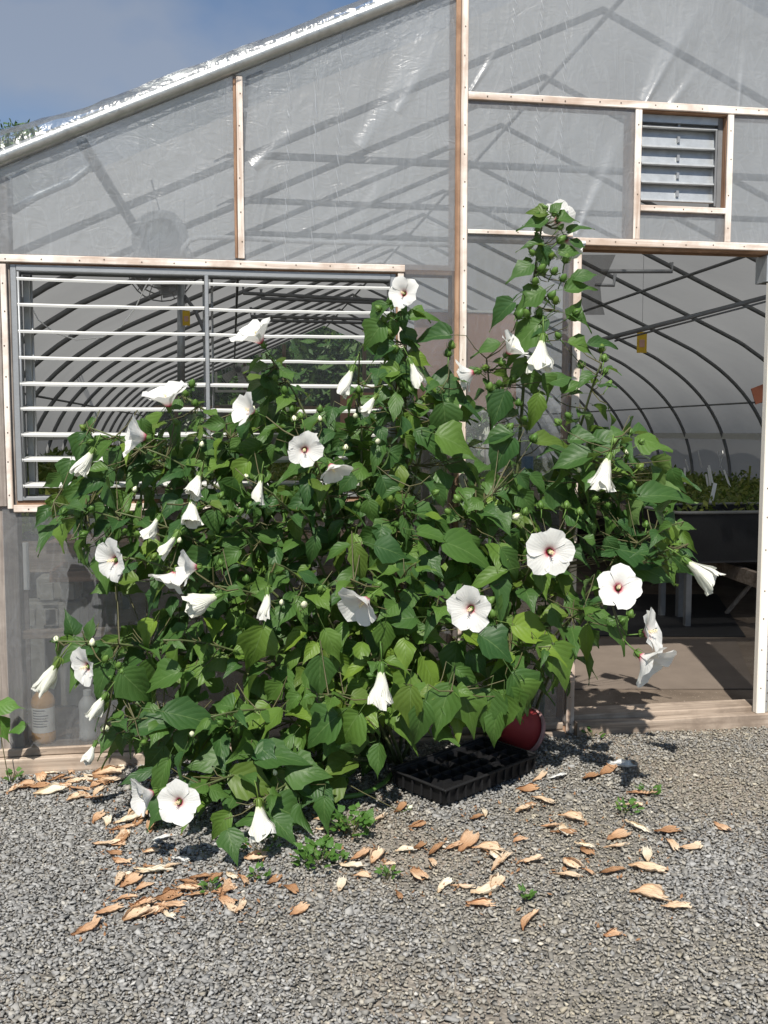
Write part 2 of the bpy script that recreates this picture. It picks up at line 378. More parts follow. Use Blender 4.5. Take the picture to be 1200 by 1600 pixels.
def floor_mat():
    t = NT('dirt_floor'); p = t.pos(); n = t.noise(3, 6, .62, p, .6); n2 = t.noise(70, 4, .65, p)
    col = t.ramp(n, [(.3,(.10,.078,.06)), (.55,(.17,.135,.105)), (.8,(.25,.21,.17))])
    col = t.mix(t.math('GREATER_THAN', n2, .66), col, (.38,.33,.27))
    return t.done(t.bsdf(col, .95, 0, .15, t.bump(n2, .5, .01)))
M['floor'] = floor_mat()

# ------------------------------------------------------------------ ground
RX, RZ, HALF = 2.07, 3.745, 4.27               # ridge position and half width of the greenhouse
LEN = 17.6
def axis(lo, hi, a, b, step):
    v = list(np.arange(a, b+1e-6, step)); s = step; x = b
    while x < hi: s *= 1.35; x += s; v.append(min(x, hi))
    s = step; x = a; w = []
    while x > lo: s *= 1.35; x -= s; w.append(max(x, lo))
    return w[::-1]+v
xs = axis(-400, 400, -2.5, 4.0, .06); ys = axis(-300, 500, -3.2, .12, .06)
vv = [(x, y, gz(x, y)-.012) for y in ys for x in xs]; nx = len(xs)
ff = [(j*nx+i, j*nx+i+1, (j+1)*nx+i+1, (j+1)*nx+i) for j in range(len(ys)-1) for i in range(nx-1)]
structure(mk('ground', mesh('ground', vv, ff, M['ground'], True)))
fl = MB(); fl.add([(RX-HALF+.02,.06,.0),(RX+HALF-.02,.06,.0),(RX+HALF-.02,LEN,.0),(RX-HALF+.02,LEN,.0)], [(0,1,2,3)])
structure(fl.build('greenhouse_floor', M['floor']))

# crushed stone, thousands of small angular pieces
def make_stones():
    pts = []
    sp = .0100
    for j, y in enumerate(np.arange(-2.75, -.035, sp)):
        hw = (y+4.1)
        x0 = -.46*hw*.55-.55+.0; x1 = .66*hw+.55
        x0 = max(-1.75, -.10-.27*hw-.25); x1 = min(3.1, .2+.60*hw+.25)
        k = int((x1-x0)/sp)
        xx = x0+(np.arange(k)+rng.uniform(-.5,.5,k)+.5*(j%2))*sp
        pts.append(np.stack([xx, y+rng.uniform(-.5,.5,k)*sp], 1))
    pts = np.concatenate(pts); n = len(pts)
    big = np.array([noise.noise((x*1.1+5, y*1.1, 0))+.5*noise.noise((x*3+5, y*3, 1)) for x, y in pts])
    dirt = np.clip((big+.15)*1.1 + np.clip((pts[:,0]-.2)*.65, -.5, .6), 0, 1)   # trodden, dustier ground by the door
    keep = rng.random(n) > dirt*.45
    pts = pts[keep]; dirt = dirt[keep]; n = len(pts)
    base = np.array([(x,y,z) for z in (-1,1) for y in (-1,1) for x in (-1,1)], float)
    siz = .0051*np.exp(rng.normal(0,.34,n))*(1-.22*dirt); siz = np.clip(siz, .0028, .0150)
    dim = np.stack([siz*rng.uniform(.9,1.6,n), siz*rng.uniform(.65,1.05,n), siz*rng.uniform(.35,.65,n)], 1)
    v = base[None]*dim[:,None,:]
    v = v*rng.uniform(.32,1.15,(n,8,3))
    ang = rng.uniform(0, 2*math.pi, n); tx = rng.normal(0,.30,n); ty = rng.normal(0,.30,n)
    def rot(v, a, i, j):
        c, s = np.cos(a)[:,None], np.sin(a)[:,None]; x = v[:,:,i]*c - v[:,:,j]*s; y = v[:,:,i]*s + v[:,:,j]*c
        v = v.copy(); v[:,:,i] = x; v[:,:,j] = y; return v
    v = rot(rot(rot(v, tx, 1, 2), ty, 0, 2), ang, 0, 1)
    z = np.array([gz(x, y) for x, y in pts]) - .0075 + rng.uniform(-.002,.006,n)
    v[:,:,0] += pts[:,0:1]; v[:,:,1] += pts[:,1:2]; v[:,:,2] += z[:,None]
    fb = np.array([(0,2,3,1),(4,5,7,6),(0,1,5,4),(2,6,7,3),(0,4,6,2),(1,3,7,5)])
    F = (fb[None]+(np.arange(n)*8)[:,None,None]).reshape(-1,4)
    me = bpy.data.meshes.new('gravel'); me.vertices.add(n*8); me.vertices.foreach_set('co', v.reshape(-1))
    me.loops.add(F.size); me.loops.foreach_set('vertex_index', F.reshape(-1))
    me.polygons.add(len(F)); me.polygons.foreach_set('loop_start', np.arange(len(F))*4)
    me.update(calc_edges=True)
    g = rng.normal(.29,.07,n); g = np.clip(g, .08, .5); lt = rng.random(n) < .012; g[lt] = rng.uniform(.42,.62,lt.sum())
    warm = np.clip(dirt*.8+rng.normal(0,.25,n), 0, 1)
    c = np.stack([g*(1.01+.11*warm), g*(1.0-.0*warm), g*(.965-.20*warm), np.ones(n)], 1)
    a = me.color_attributes.new('tone', 'FLOAT_COLOR', 'POINT'); a.data.foreach_set('color', np.repeat(c, 8, 0).reshape(-1))
    me.materials.append(M['stone']); o = stuff(mk('gravel', me))
    tag(o, 'grey crushed stone gravel covering the yard before the greenhouse', 'gravel')
make_stones()

# ------------------------------------------------------------------ greenhouse
gh = thing('greenhouse', 'long hooped greenhouse with clear plastic end wall on white battened wood framing', 'greenhouse', (RX, 0, 0))
GO = Vector((RX, 0, 0))
def gpart(mb, name, mat, sm=False, parent=None):
    mb.v = [(x-GO.x, y-GO.y, z-GO.z) for x, y, z in mb.v]
    return mb.build(name, mat, parent or gh, sm)
PROF = [(0,3.745),(1.5,3.082),(2.97,2.432),(3.3,2.262),(3.62,2.04),(3.9,1.76),(4.1,1.44),(4.22,1.08),(4.265,.7),(4.27,.0)]
def profile(n=44, lo=0.0):
    pts = [Vector(p) for p in PROF]; out = []
    for i in range(len(pts)-1):
        p0 = pts[max(i-1,0)] if i > 0 else pts[0]+(pts[0]-pts[1]); p1, p2 = pts[i], pts[i+1]; p3 = pts[min(i+2,len(pts)-1)]
        k = 3
        for j in range(k):
            t = j/k
            out.append(.5*((2*p1)+(p2-p0)*t+(2*p0-5*p1+4*p2-p3)*t*t+(3*p1-p0-3*p2+p3)*t**3))
    out.append(pts[-1]); return [p for p in out if p.y >= lo]
PR = profile()
def zroof(x):
    d = abs(x-RX)
    for a, b in zip(PR, PR[1:]):
        if a.x <= d <= b.x+1e-9: return a.y+(b.y-a.y)*(d-a.x)/max(1e-6, b.x-a.x)
    return 0
def arch(y, off=0.0, lo=0.0):
    q = [p for p in PR if p.y >= lo]
    R_ = [Vector((RX+p.x-off*(p.x/HALF), y, p.y-off)) for p in q]; L_ = [Vector((RX-p.x+off*(p.x/HALF), y, p.y-off)) for p in q[1:]]
    return L_[::-1]+R_
# wooden studs behind the film and white battens on top of it
def nails(p0, p1, along, root, step=.13, y=-.0195):
    mb = MB(); n = max(1, int(abs(p1-p0)/step))
    for k in range(n):
        c = p0+(k+.5)*(p1-p0)/n+random.uniform(-.02,.02); o = root+random.uniform(-.004,.004)
        x, z = (o, c) if along == 'Z' else (c, o)
        r = .0024; mb.add([(x-r,y,z-r),(x+r,y,z-r),(x+r,y,z+r),(x-r,y,z+r),(x-r,y+.004,z-r),(x+r,y+.004,z-r),(x+r,y+.004,z+r),(x-r,y+.004,z+r)], [(0,1,2,3),(0,4,5,1),(1,5,6,2),(2,6,7,3),(3,7,4,0)])
    return mb
def wob(mb, amp=.0015):
    mb.v = [(x+amp*noise.noise((x*3,y*3,z*2.3)), y+amp*noise.noise((z*2,x*2,7)), z+amp*noise.noise((y*3,z*2,x*2+4))) for x, y, z in mb.v]; return mb
def longbox(a, b, axis_, n=10, bev=.0025):
    """a box cut along its length so that it can be slightly uneven"""
    mb = MB(); a = list(a); b = list(b); i = 'XYZ'.index(axis_); o = [k for k in range(3) if k != i]
    ring = [(a[o[0]]+bev,a[o[1]]),(b[o[0]]-bev,a[o[1]]),(b[o[0]],a[o[1]]+bev),(b[o[0]],b[o[1]]-bev),(b[o[0]]-bev,b[o[1]]),(a[o[0]]+bev,b[o[1]]),(a[o[0]],b[o[1]]-bev),(a[o[0]],a[o[1]]+bev)]
    v = []
    for k in range(n+1):
        t = a[i]+(b[i]-a[i])*k/n
        for p, q in ring:
            w = [0,0,0]; w[i] = t; w[o[0]] = p; w[o[1]] = q; v.append(w)
    f = [(k*8+j, k*8+(j+1)%8, (k+1)*8+(j+1)%8, (k+1)*8+j) for k in range(n) for j in range(8)]
    f += [tuple(range(7,-1,-1)), tuple(n*8+j for j in range(8))]
    mb.add(v, f); return wob(mb)
def stud(x0, x1, z0, z1, mat='stud_v', name='wall_post', y0=.002, y1=.085):
    return gpart(longbox((x0,y0,z0),(x1,y1,z1),'Z'), name, M[mat])
def rail(x0, x1, z0, z1, mat='stud_h', name='wall_rail', y0=.0035, y1=.080):
    return gpart(longbox((x0,y0,z0),(x1,y1,z1),'X'), name, M[mat])
def batten_v(par, x0, x1, z0, z1, y=-.018):
    b = gpart(longbox((x0,y,z0),(x1,-.006,z1),'Z'), 'batten', M['batten_v'], parent=par)
    n = gpart(nails(z0, z1, 'Z', (x0+x1)/2, .12, y-.0015), 'nail', M['nail'], parent=par); stuff(n)
def batten_h(par, x0, x1, z0, z1, y=-.016):
    b = gpart(longbox((x0,y,z0),(x1,-.006,z1),'X'), 'batten', M['batten_h'], parent=par)
    n = gpart(nails(x0, x1, 'X', (z0+z1)/2, .12, y-.0015), 'nail', M['nail'], parent=par); stuff(n)
# posts
pA = stud(-.965,-.872,-.06,zroof(-.92)-.05,'grey_v'); batten_v(pA,-.905,-.882,1.05,2.028)
pB = stud(.022,.060,2.075,zroof(.04)-.035); batten_v(pB,.036,.062,2.077,zroof(.05)-.05)
pC = stud(.945,1.008,.0,zroof(.97)-.04); batten_v(pC,.976,1.006,.86,zroof(.99)-.03); batten_v(pC,.976,1.006,.1,.84)
pD = stud(1.470,1.512,-.01,2.158); batten_v(pD,1.484,1.520,-.005,2.157)
pE = stud(.700,.738,.02,2.030); batten_v(pE,.706,.732,1.06,2.03)
pV1 = stud(1.742,1.778,2.208,2.757); batten_v(pV1,1.756,1.786,2.207,2.759)
pV2 = stud(2.188,2.222,2.208,2.757); batten_v(pV2,2.186,2.214,2.207,2.759)
stud(2.462,2.56,.0,2.158,'grey_v'); stud(3.32,3.37,.0,zroof(3.35)-.04); stud(4.6,4.65,.0,zroof(4.62)-.04); stud(5.8,5.85,.0,zroof(5.82)-.05)
stud(-2.05,-2.0,-.05,1.55,'grey_v')
for par, xa, xb, za, zb in ((pB,.023,.0345,2.078,zroof(.03)-.05),(pC,.953,.9745,.86,zroof(.96)-.04),(pA,-.958,-.908,1.06,2.40)):
    gpart(longbox((xa,-.014,za),(xb,-.006,zb),'Z'), 'lath', M['stud_v' if par is not pA else 'grey_v'], parent=par)
# rails
r = rail(-.872,.945,2.030,2.073,'stud_h'); batten_h(r,-.93,.735,2.036,2.066,-.020); 
r = rail(1.470,6.0,2.160,2.206); batten_h(r,1.478,3.4,2.172,2.204,-.022)
r = rail(1.008,1.470,2.186,2.222,'grey_h'); batten_h(r,1.010,1.478,2.207,2.226,-.012)
r = rail(1.008,3.32,2.760,2.797); batten_h(r,1.008,3.4,2.764,2.796)
r = rail(1.778,2.188,2.326,2.352); batten_h(r,1.787,2.185,2.328,2.354,-.017)
r = rail(-.872,.700,1.030,1.080); batten_h(r,-.881,.705,1.034,1.064,-.02)
rail(1.008,1.470,1.118,1.152,'grey_h'); rail(-.872,.700,.50,.535,'grey_h',y0=.02,y1=.06)
# sill boards on the ground
sb = longbox((-2.2,-.052,-.085),(1.468,.001,.012),'X',30,.004); gpart(wob(sb,.006),'sill_board',M['grey_h'])
sb = longbox((-2.2,-.018,.014),(1.468,.090,.046),'X',30,.004); gpart(wob(sb,.003),'sill_board',M['grey_h'])
sb = longbox((1.522,-.062,-.02),(2.75,-.004,.052),'X',20,.005); gpart(wob(sb,.006),'threshold',M['grey_h'])
sb = longbox((1.522,.0,-.02),(2.75,.13,.074),'X',20,.005); gpart(wob(sb,.004),'threshold',M['grey_h'])
sb = longbox((2.76,-.04,-.03),(6.3,.08,.08),'X',20,.005); gpart(wob(sb,.004),'sill_board',M['grey_h'])
# film panels
def film(x0, x1, z0, top, mat, y=-.003, nx_=26, nz_=30, amp=.006, seed=0):
    v = []; f = []
    for j in range(nz_+1):
        for i in range(nx_+1):
            x = x0+(x1-x0)*i/nx_; zt = top(x) if callable(top) else top; z = z0+(zt-z0)*j/nz_
            e = min(i, nx_-i)/nx_*2; g = min(j, nz_-j)/nz_*2; k = min(1, e*5)*min(1, g*5)
            yy = y + k*amp*(noise.noise((x*2.2+seed, z*1.3, seed))-.25*abs(noise.noise((x*7+z*3.5, z*1.0, seed+5)))*2)
            v.append((x, yy, z))
    for j in range(nz_):
        for i in range(nx_):
            a = j*(nx_+1)+i; f.append((a, a+1, a+nx_+2, a+nx_+1))
    mb = MB(); mb.add(v, f); return gpart(mb, 'film_panel', M[mat], True)
rt = lambda x: zroof(x)-.02
film(-.965,.041,2.05,rt,'film_l',seed=1); film(.041,.977,2.05,rt,'film_l',seed=2)
film(.977,3.345,2.78,rt,'film_r',seed=3,nx_=60); film(.977,1.765,2.2,2.78,'film_r',seed=4)
film(.977,1.49,.03,2.2,'film_low',seed=5,nz_=50); film(1.765,2.20,2.2,2.34,'film_r',seed=6)
film(2.20,3.345,2.2,2.78,'film_r',seed=7); film(.72,.977,.03,2.05,'film_low',seed=8)
film(-.93,.72,.03,1.055,'film_low',seed=9,nx_=40); film(-2.19,-.965,.03,rt,'film_l',seed=10)
film(3.345,6.32,.05,rt,'film_r',seed=11,nx_=50); film(2.57,3.345,.05,2.19,'film_low',seed=12)
# rim pipe, loose film folded round it, extra brackets
rim = gpart(MB().tube(arch(-.012,.0,.3), .031, 14), 'rim_pipe', M['rimsteel'], True)
def flap():
    cen = arch(-.012, 0, 1.2); v = []; f = []; prof = [(-.052,-.004),(-.050,.018),(-.036,.046),(-.012,.064),(.010,.072),(.05,.066)]
    acc = 0; N = 200; seg = [0]
    for a, b in zip(cen, cen[1:]): seg.append(seg[-1]+(b-a).length)
    for i in range(N+1):
        s = seg[-1]*i/N; k = max(j for j in range(len(seg)) if seg[j] <= s+1e-9); k = min(k, len(cen)-2)
        t = (s-seg[k])/(seg[k+1]-seg[k]); p = cen[k].lerp(cen[k+1], t); d = (cen[k+1]-cen[k]).normalized(); up = Vector((-d.z,0,d.x)); up = up if up.z > 0 or abs(up.x) > .9 else -up
        for q, (yy, uu) in enumerate(prof):
            w = .010*noise.noise((s*9, q*.8, 2))+.004*noise.noise((s*30, q*.9, 5)); g = .35+1.0*max(0, .5+1.0*noise.noise((s*.9, 0, 9)))
            v.append(p+Vector((0, yy+w*.6, 0))+up*(uu*(g if q >= 3 else 1)+w*(q >= 1)))
    n = len(prof)
    for i in range(N):
        for q in range(n-1): f.append((i*n+q, (i+1)*n+q, (i+1)*n+q+1, i*n+q+1))
    mb = MB(); mb.add(v, f); gpart(mb, 'film_flap', M['film_flap'], True)
flap()
def bpipe(pts, r, name, mat, n=8): return gpart(MB().tube(pts, r, n), name, M[mat], True)
bpipe([P(40,267,.03),P(16,278,.03),P(18,326,.03)], .008, 'bracket', 'galv')
bpipe([P(386,122,.03),P(384,168,.03)], .008, 'bracket', 'galv'); bpipe([P(386,122,.03),P(410,112,.03)], .008, 'bracket', 'galv')
bpipe([P(128,222,.05),P(176,300,.5),P(215,362,.95)], .024, 'brace', 'galv', 10)
bpipe([P(18,330,.12),P(60,305,.15),P(110,284,.2),P(135,265,.22),P(150,262,.25)], .016, 'brace', 'galv')
# hoops, ties
HY = [1.2+1.02*k for k in range(16)]
for y in HY:
    bpipe(arch(y,.045,.0), .021, 'hoop', 'darksteel', 8)
zt1 = P(700,256,HY[0]).z
for k, y in enumerate(HY[:3]):
    d = 2.15; z = zt1
    bpipe([(RX-d,y,z),(RX+d,y,z)], .02, 'tie_bar', 'darksteel', 6)
for xx in (RX, RX-2.0, RX+2.0):
    bpipe([(xx,.3,zroof(xx)-.10),(xx,LEN,zroof(xx)-.10)], .014, 'purlin', 'darksteel', 6)
for s_ in (-1, 1):
    bpipe([(RX+s_*3.9,.05,1.70),(RX+s_*3.9,LEN,1.70)], .012, 'purlin', 'darksteel', 6)
# roof film: first bay of clear sheet, white sheet behind it, side curtains, hip boards, far wall
def roof(y0, y1, mat, ny):
    a = arch(0,-.0,1.3); v = []; f = []
    for j in range(ny+1):
        y = y0+(y1-y0)*j/ny
        for i, p in enumerate(a):
            nrm = Vector((p.x-RX, 0, 2.2)).normalized(); puff = .020*abs(math.sin(math.pi*(y-1.2)/1.02))
            v.append(p+Vector((0,y,0))+nrm*(puff+.008*noise.noise((p.x*1.4,y*1.4,p.z)))-Vector((0,0,.01)))
    n = len(a)
    for j in range(ny):
        for i in range(n-1): f.append((j*n+i, j*n+i+1, (j+1)*n+i+1, (j+1)*n+i))
    mb = MB(); mb.add(v, f); return gpart(mb, 'roof_film', M[mat], True)
CLEAR = .62
roof(.02, CLEAR, 'film_clear', 4); roof(CLEAR, LEN, 'roof_film', 80)
for s_ in (-1, 1):
    x = RX+s_*(HALF-.02)
    mb = MB(); mb.add([(x,.1,.02),(x,LEN,.02),(x-s_*.05,LEN,1.34),(x-s_*.05,.1,1.34)], [(0,1,2,3)]); gpart(mb, 'side_curtain', M['roof_film'])
    gpart(MB().box((RX+s_*4.10-.02,.1,1.27),(RX+s_*4.10+.02,LEN,1.345)), 'hip_board', M['white_slat'])
    gpart(MB().box((RX+s_*4.245-.02,.1,.0),(RX+s_*4.245+.02,LEN,.22)), 'base_board', M['grey_h'])
mb = MB(); v = arch(LEN,.0,0); mb.add(v+[Vector((p.x,LEN,0)) for p in v], [(i,i+1,len(v)+i+1,len(v)+i) for i in range(len(v)-1)]); gpart(mb, 'end_film', M['film_end'])
for x in (-1.2,.3,RX-.9,RX+.9,3.9,5.3): gpart(MB().box((x-.04,LEN-.1,0),(x+.04,LEN-.01,zroof(x)-.05)), 'end_post', M['grey_v'])
for z in (1.9,): gpart(MB().box((-2,LEN-.12,z-.04),(6.1,LEN-.102,z+.04)), 'end_rail', M['grey_h'])

# louvre window in the wall
lw = gpart(longbox((-.870,-.004,1.081),(-.846,.10,2.029),'Z'), 'louver_window', M['alu'])
def lpart(mb, n, m, sm=False): return gpart(mb, n, M[m], sm, lw)
lpart(longbox((.676,-.004,1.081),(.699,.10,2.029),'Z'), 'frame_rail', 'alu')
lpart(longbox((-.845,-.006,2.004),(.675,.10,2.029),'X'), 'frame_rail', 'alu')
lpart(longbox((-.845,-.006,1.081),(.675,.10,1.097),'X'), 'frame_rail', 'alu')
MX = P(325,600).x
lpart(longbox((MX-.008,-.016,1.098),(MX+.008,.004,2.003),'Z'), 'mullion', 'alu')
lpart(longbox((MX-.020,.090,1.098),(MX-.008,.125,2.003),'Z'), 'mullion', 'darksteel')
lpart(longbox((MX+.014,.090,1.098),(MX+.024,.125,2.003),'Z'), 'mullion', 'darksteel')
for x in (-.838,-.80): lpart(MB().tube([(x,.055 if x > -.82 else -.008,1.10),(x,.055 if x > -.82 else -.008,2.0)], .005, 6), 'control_rod', 'alu', True)
lpart(longbox((-.842,.095,1.098),(-.815,.125,2.003),'Z'), 'mullion', 'galv')
slz = [P(22,y).z for y in (434,475,516,557,598,638,678,718,758)]
def slat(x0, x1, z, tilt):
    prof = [(-.012,-.009),(-.0135,-.001),(-.012,.003),(.0,.003),(.04,.0045),(.088,.003),(.088,-.001),(.04,.0),(-.004,-.001),(-.009,-.0095)]
    c, s_ = math.cos(tilt), math.sin(tilt); ring = [(y*c-zz*s_, y*s_+zz*c) for y, zz in prof]; n = len(ring)
    mb = MB(); v = []; K = 6
    for k in range(K+1):
        x = x0+(x1-x0)*k/K; sag = -.004*math.sin(math.pi*k/K)*random.uniform(.3,1.2)
        v += [(x, y, z+zz+sag) for y, zz in ring]
    mb.add(v, [(k*n+i, k*n+(i+1)%n, (k+1)*n+(i+1)%n, (k+1)*n+i) for k in range(K) for i in range(n)]+[tuple(range(n)), tuple(K*n+i for i in range(n-1,-1,-1))])
    lpart(mb, 'slat', 'white_slat')
for i, z in enumerate(slz):
    slat(-.843, MX-.010, z+random.uniform(-.002,.002), RAD(5+random.uniform(-2.2,2.2)))
    slat(MX+.010, .672, z-.001-random.uniform(0,.003), RAD(5+random.uniform(-2.2,2.2)))
# metal vent shutter
vs = gpart(MB().box((1.787,.03,2.355),(1.802,.10,2.757)), 'vent_shutter', M['galv'])
def vpart(mb, n, m): return gpart(mb, n, M[m], False, vs)
vpart(MB().box((2.165,.03,2.355),(2.186,.10,2.757)), 'frame_rail', 'darksteel'); vpart(MB().box((1.803,.03,2.725),(2.164,.10,2.757)), 'frame_rail', 'galv')
vpart(MB().box((1.803,.03,2.355),(2.164,.09,2.366)), 'frame_rail', 'darksteel')
bz = [P(1060,y).z for y in (198,229,256,285,313)]
tops = [2.722]+bz[:-1]
for k in range(5):
    z0, z1 = bz[k], tops[k]
    mb = MB(); x0, x1 = 1.806, 2.160
    prof = [(.060,z1+.006),(.046,z0+.012),(.030,z0+.010),(.026,z0+.002),(.032,z0-.002),(.050,z0+.002),(.066,z1+.006)]
    v = [(x,y,z) for x in (x0,x1) for y,z in prof]; n = len(prof)
    mb.add(v, [(i,(i+1)%n,n+(i+1)%n,n+i) for i in range(n)]+[tuple(range(n-1,-1,-1)),tuple(range(n,2*n))]); b = vpart(mb, 'blade', 'galv')
    gpart(MB().box((1.978,.040,(z0+z1)/2-.012),(1.990,.052,(z0+z1)/2+.014)), 'blade_clip', M['alu'], False, b)
vpart(MB().box((2.150,.022,2.37),(2.158,.028,2.70)), 'linkage', 'darksteel')
# door, standing open against the right jamb
dr = gpart(longbox((2.395,-.050,.055),(2.440,-.012,2.03),'Z',12,.004), 'door', M['white_door'])
gpart(longbox((2.442,-.035,.055),(2.458,-.008,2.10),'Z',12,.003), 'door_edge', M['galv'], parent=dr)
gpart(longbox((2.4605,-.050,.055),(2.56,-.012,2.10),'Z',12,.004), 'door_board', M['white_door'], parent=dr)
stuff(gpart(nails(.1,1.98,'Z',2.413,.15,-.0525), 'nail', M['nail'], parent=dr)); stuff(gpart(nails(.1,1.98,'Z',2.452,.04,-.037), 'nail', M['nail'], parent=dr))
gpart(MB().box((2.40,-.006,2.04),(2.455,.09,2.158)), 'door_bracket', M['galv'], parent=dr)
# white conduit and lamp pipes inside
cz = [P(283,402,.12),P(286,388,.12),P(296,376,.12),P(312,371,.12),P(340,371,.12)]
bpipe(cz+[P(500,378,.12),P(703,383,.12)], .0105, 'conduit', 'pvc'); bpipe([P(706,335,.10),P(705,412,.10)], .010, 'conduit', 'pvc')
bpipe([P(706,0,.10),P(707,335,.10)], .004, 'wire', 'alu', 5)
for (a, b, y) in (((380,458),(612,470),2.6),((408,466),(612,474),3.0),((392,494),(612,500),3.4),((398,500),(612,506),3.8)):
    bpipe([P(a[0],a[1]-14,y),P(*a,y),P(*b,y)], .013, 'grow_pipe', 'darksteel', 6)
bpipe([P(940,531,2.2),P(1060,500,2.0),P(1198,464,1.8)], .017, 'tension_bar', 'darksteel', 6); bpipe([P(960,533,2.2),P(1198,471,1.8)], .007, 'wire', 'darksteel', 6)
bpipe([P(940,424,1.5),P(1050,424,1.5),P(1049,410,1.5)], .013, 'grow_pipe', 'darksteel', 6); bpipe([P(930,445,1.2),P(959,446,1.2),P(961,428,1.2)], .010, 'grow_pipe', 'darksteel', 6)
bpipe([P(283,440,1.6),P(283,610,1.6)], .022, 'support_pole', 'galv'); 
bpipe([P(288,462,1.6),P(305,485,1.6),P(318,515,1.6),P(322,560,1.6)], .012, 'cable', 'darksteel', 6)
lp = [P(36+0*k, 440, .35) for k in range(1)]+[P(x,y,.35) for x,y in ((44,470),(60,500),(85,520),(120,531),(160,527),(190,510),(212,480),(226,450),(236,432))]
bpipe(lp, .003, 'wire', 'pvc', 5)
for k in range(3): bpipe([P(60+k*5,420,6.0),(P(60,420,6.0).x-.4,10,P(60,420,6).z-.1)], .004, 'wire', 'darksteel', 4)

# ------------------------------------------------------------------ things inside
def fan(name, label, c, rad, case, nb=5):
    t = thing(name, label, 'fan', c); d = .16
    MBr = MB()
    for k in range(6): 
        rr = rad*(k+1)/6; MBr.tube([(rr*math.cos(a), -.06 if k < 5 else 0, rr*math.sin(a)) for a in np.linspace(0,2*math.pi,25)], .004, 4, False)
    for k in range(16):
        a = 2*math.pi*k/16; MBr.tube([(.03*math.cos(a),-.06,.03*math.sin(a)),(rad*.83*math.cos(a),-.06,rad*.83*math.sin(a)),(rad*math.cos(a),0,rad*math.sin(a))], .003, 4, False)
    MBr.build('guard', M['fanmetal'], t)
    for k in range(nb):
        a = 2*math.pi*k/nb; mb = MB(); v = []
        for i in range(5):
            r_ = rad*(.15+.75*i/4); w = rad*(.12+.13*i/4)
            for s_ in (-1,1):
                v.append((r_*math.cos(a)-s_*w*math.sin(a), s_*.03, r_*math.sin(a)+s_*w*math.cos(a)))
        mb.add(v, [(2*i,2*i+2,2*i+3,2*i+1) for i in range(4)]); mb.build('fan_blade', M[case], t)
    mb = MB(); mb.lathe([(.001,-.05),(.06,-.045),(.07,.05),(.05,.14),(.001,.15)], 12); mb.v = [(x,z,y) for x,y,z in mb.v]; mb.build('motor', M['darksteel'], t, True)
    return t
c = P(252,418,1.9); f1 = fan('circulation_fan', 'round caged circulation fan hung near the roof behind the louvre window', c, .20, 'fanmetal')
MB().tube([(0,0,.2),(0,0,zroof(c.x)-c.z-.05)], .012, 6).build('hanger', M['darksteel'], f1)
c = P(372,577,LEN-.3); f2 = fan('exhaust_fan', 'square cased exhaust fan set high in the far end wall', c, .42, 'fanwhite')
mb = MB()
for a, b in (((-.5,0,-.5),(.5,.15,-.45)),((-.5,0,.45),(.5,.15,.5)),((-.5,0,-.449),(-.45,.15,.449)),((.45,0,-.449),(.5,.15,.449))): mb.box(a, b)
mb.build('casing', M['fanwhite'], f2)
c = P(388,634,LEN-.6)
t = thing('shutter_cabinet', 'grey square cabinet with louvred front below the exhaust fan', 'cabinet', (c.x, c.y, 0))
MB().box((-.62,0,.75),(.62,.4,1.95),.02).build('case', M['greybox'], t)
for k in range(6): MB().box((-.5,-.02,.9+k*.16),(.5,-.003,1.0+k*.16)).build('louvre_blade', M['grey_v'], t)
c = P(575,600,LEN-1.2)
t = thing('heater', 'dark brown unit heater with grey casing near the far wall', 'heater', (c.x, c.y, 0))
MB().box((-.75,0,1.0),(.75,.6,2.35),.02).build('case', M['greybox'], t); 
for k in range(3): MB().box((-.6+k*.42,-.03,1.55),(-.28+k*.42,-.003,2.2)).build('grille', M['cardboard'], t)
for x in (-.7,.7): MB().box((x-.03,.2,0),(x+.03,.26,.999)).build('leg', M['darksteel'], t)
# yellow sticky cards
for px_, py_, y, lab in ((291,497,1.55,'yellow sticky insect card on the grey pole behind the louvres'),(1003,535,3.2,'yellow sticky insect card hanging inside the open doorway')):
    c = P(px_,py_,y); h = .038 if y < 2 else .075
    t = tag(mk('sticky_card', None, None, c), lab, 'sticky card')
    MB().box((-h*.55,0,-h*1.1),(h*.55,.003,h*1.1)).build('card', M['yellow'], t); MB().tube([(0,.0,h*1.1),(0,.0,zroof(c.x)-c.z-.06)], .0015, 4).build('string', M['darksteel'], t)
    MB().box((-h*.3,-.002,-h*.5),(h*.3,-.0005,h*.3)).build('printed_panel', M['cardboard'], t)
# duct behind the gable film
c = P(250,372,1.1)
t = thing('air_duct', 'milky plastic air duct with fan mouth behind the gable film', 'duct', c)
mb = MB(); mb.lathe([(.10,-.02),(.145,0),(.15,.05),(.13,.12),(.125,1.2)], 18); mb.v = [(x-.02*z, z, y+.02*noise.noise((x*6,y*6,z*3))) for x,y,z in mb.v]; mb.build('sleeve', M['duct'], t, True)
mb = MB(); mb.lathe([(.13,-.01),(.09,.04),(.03,.05),(.001,.05)], 14); mb.v = [(x+.0, z, y) for x,y,z in mb.v]; mb.build('fan_mouth', M['galv'], t, True)
MB().tube([(0,0,.14),(-.05,0,.34)], .004, 4).build('hanger', M['darksteel'], t)
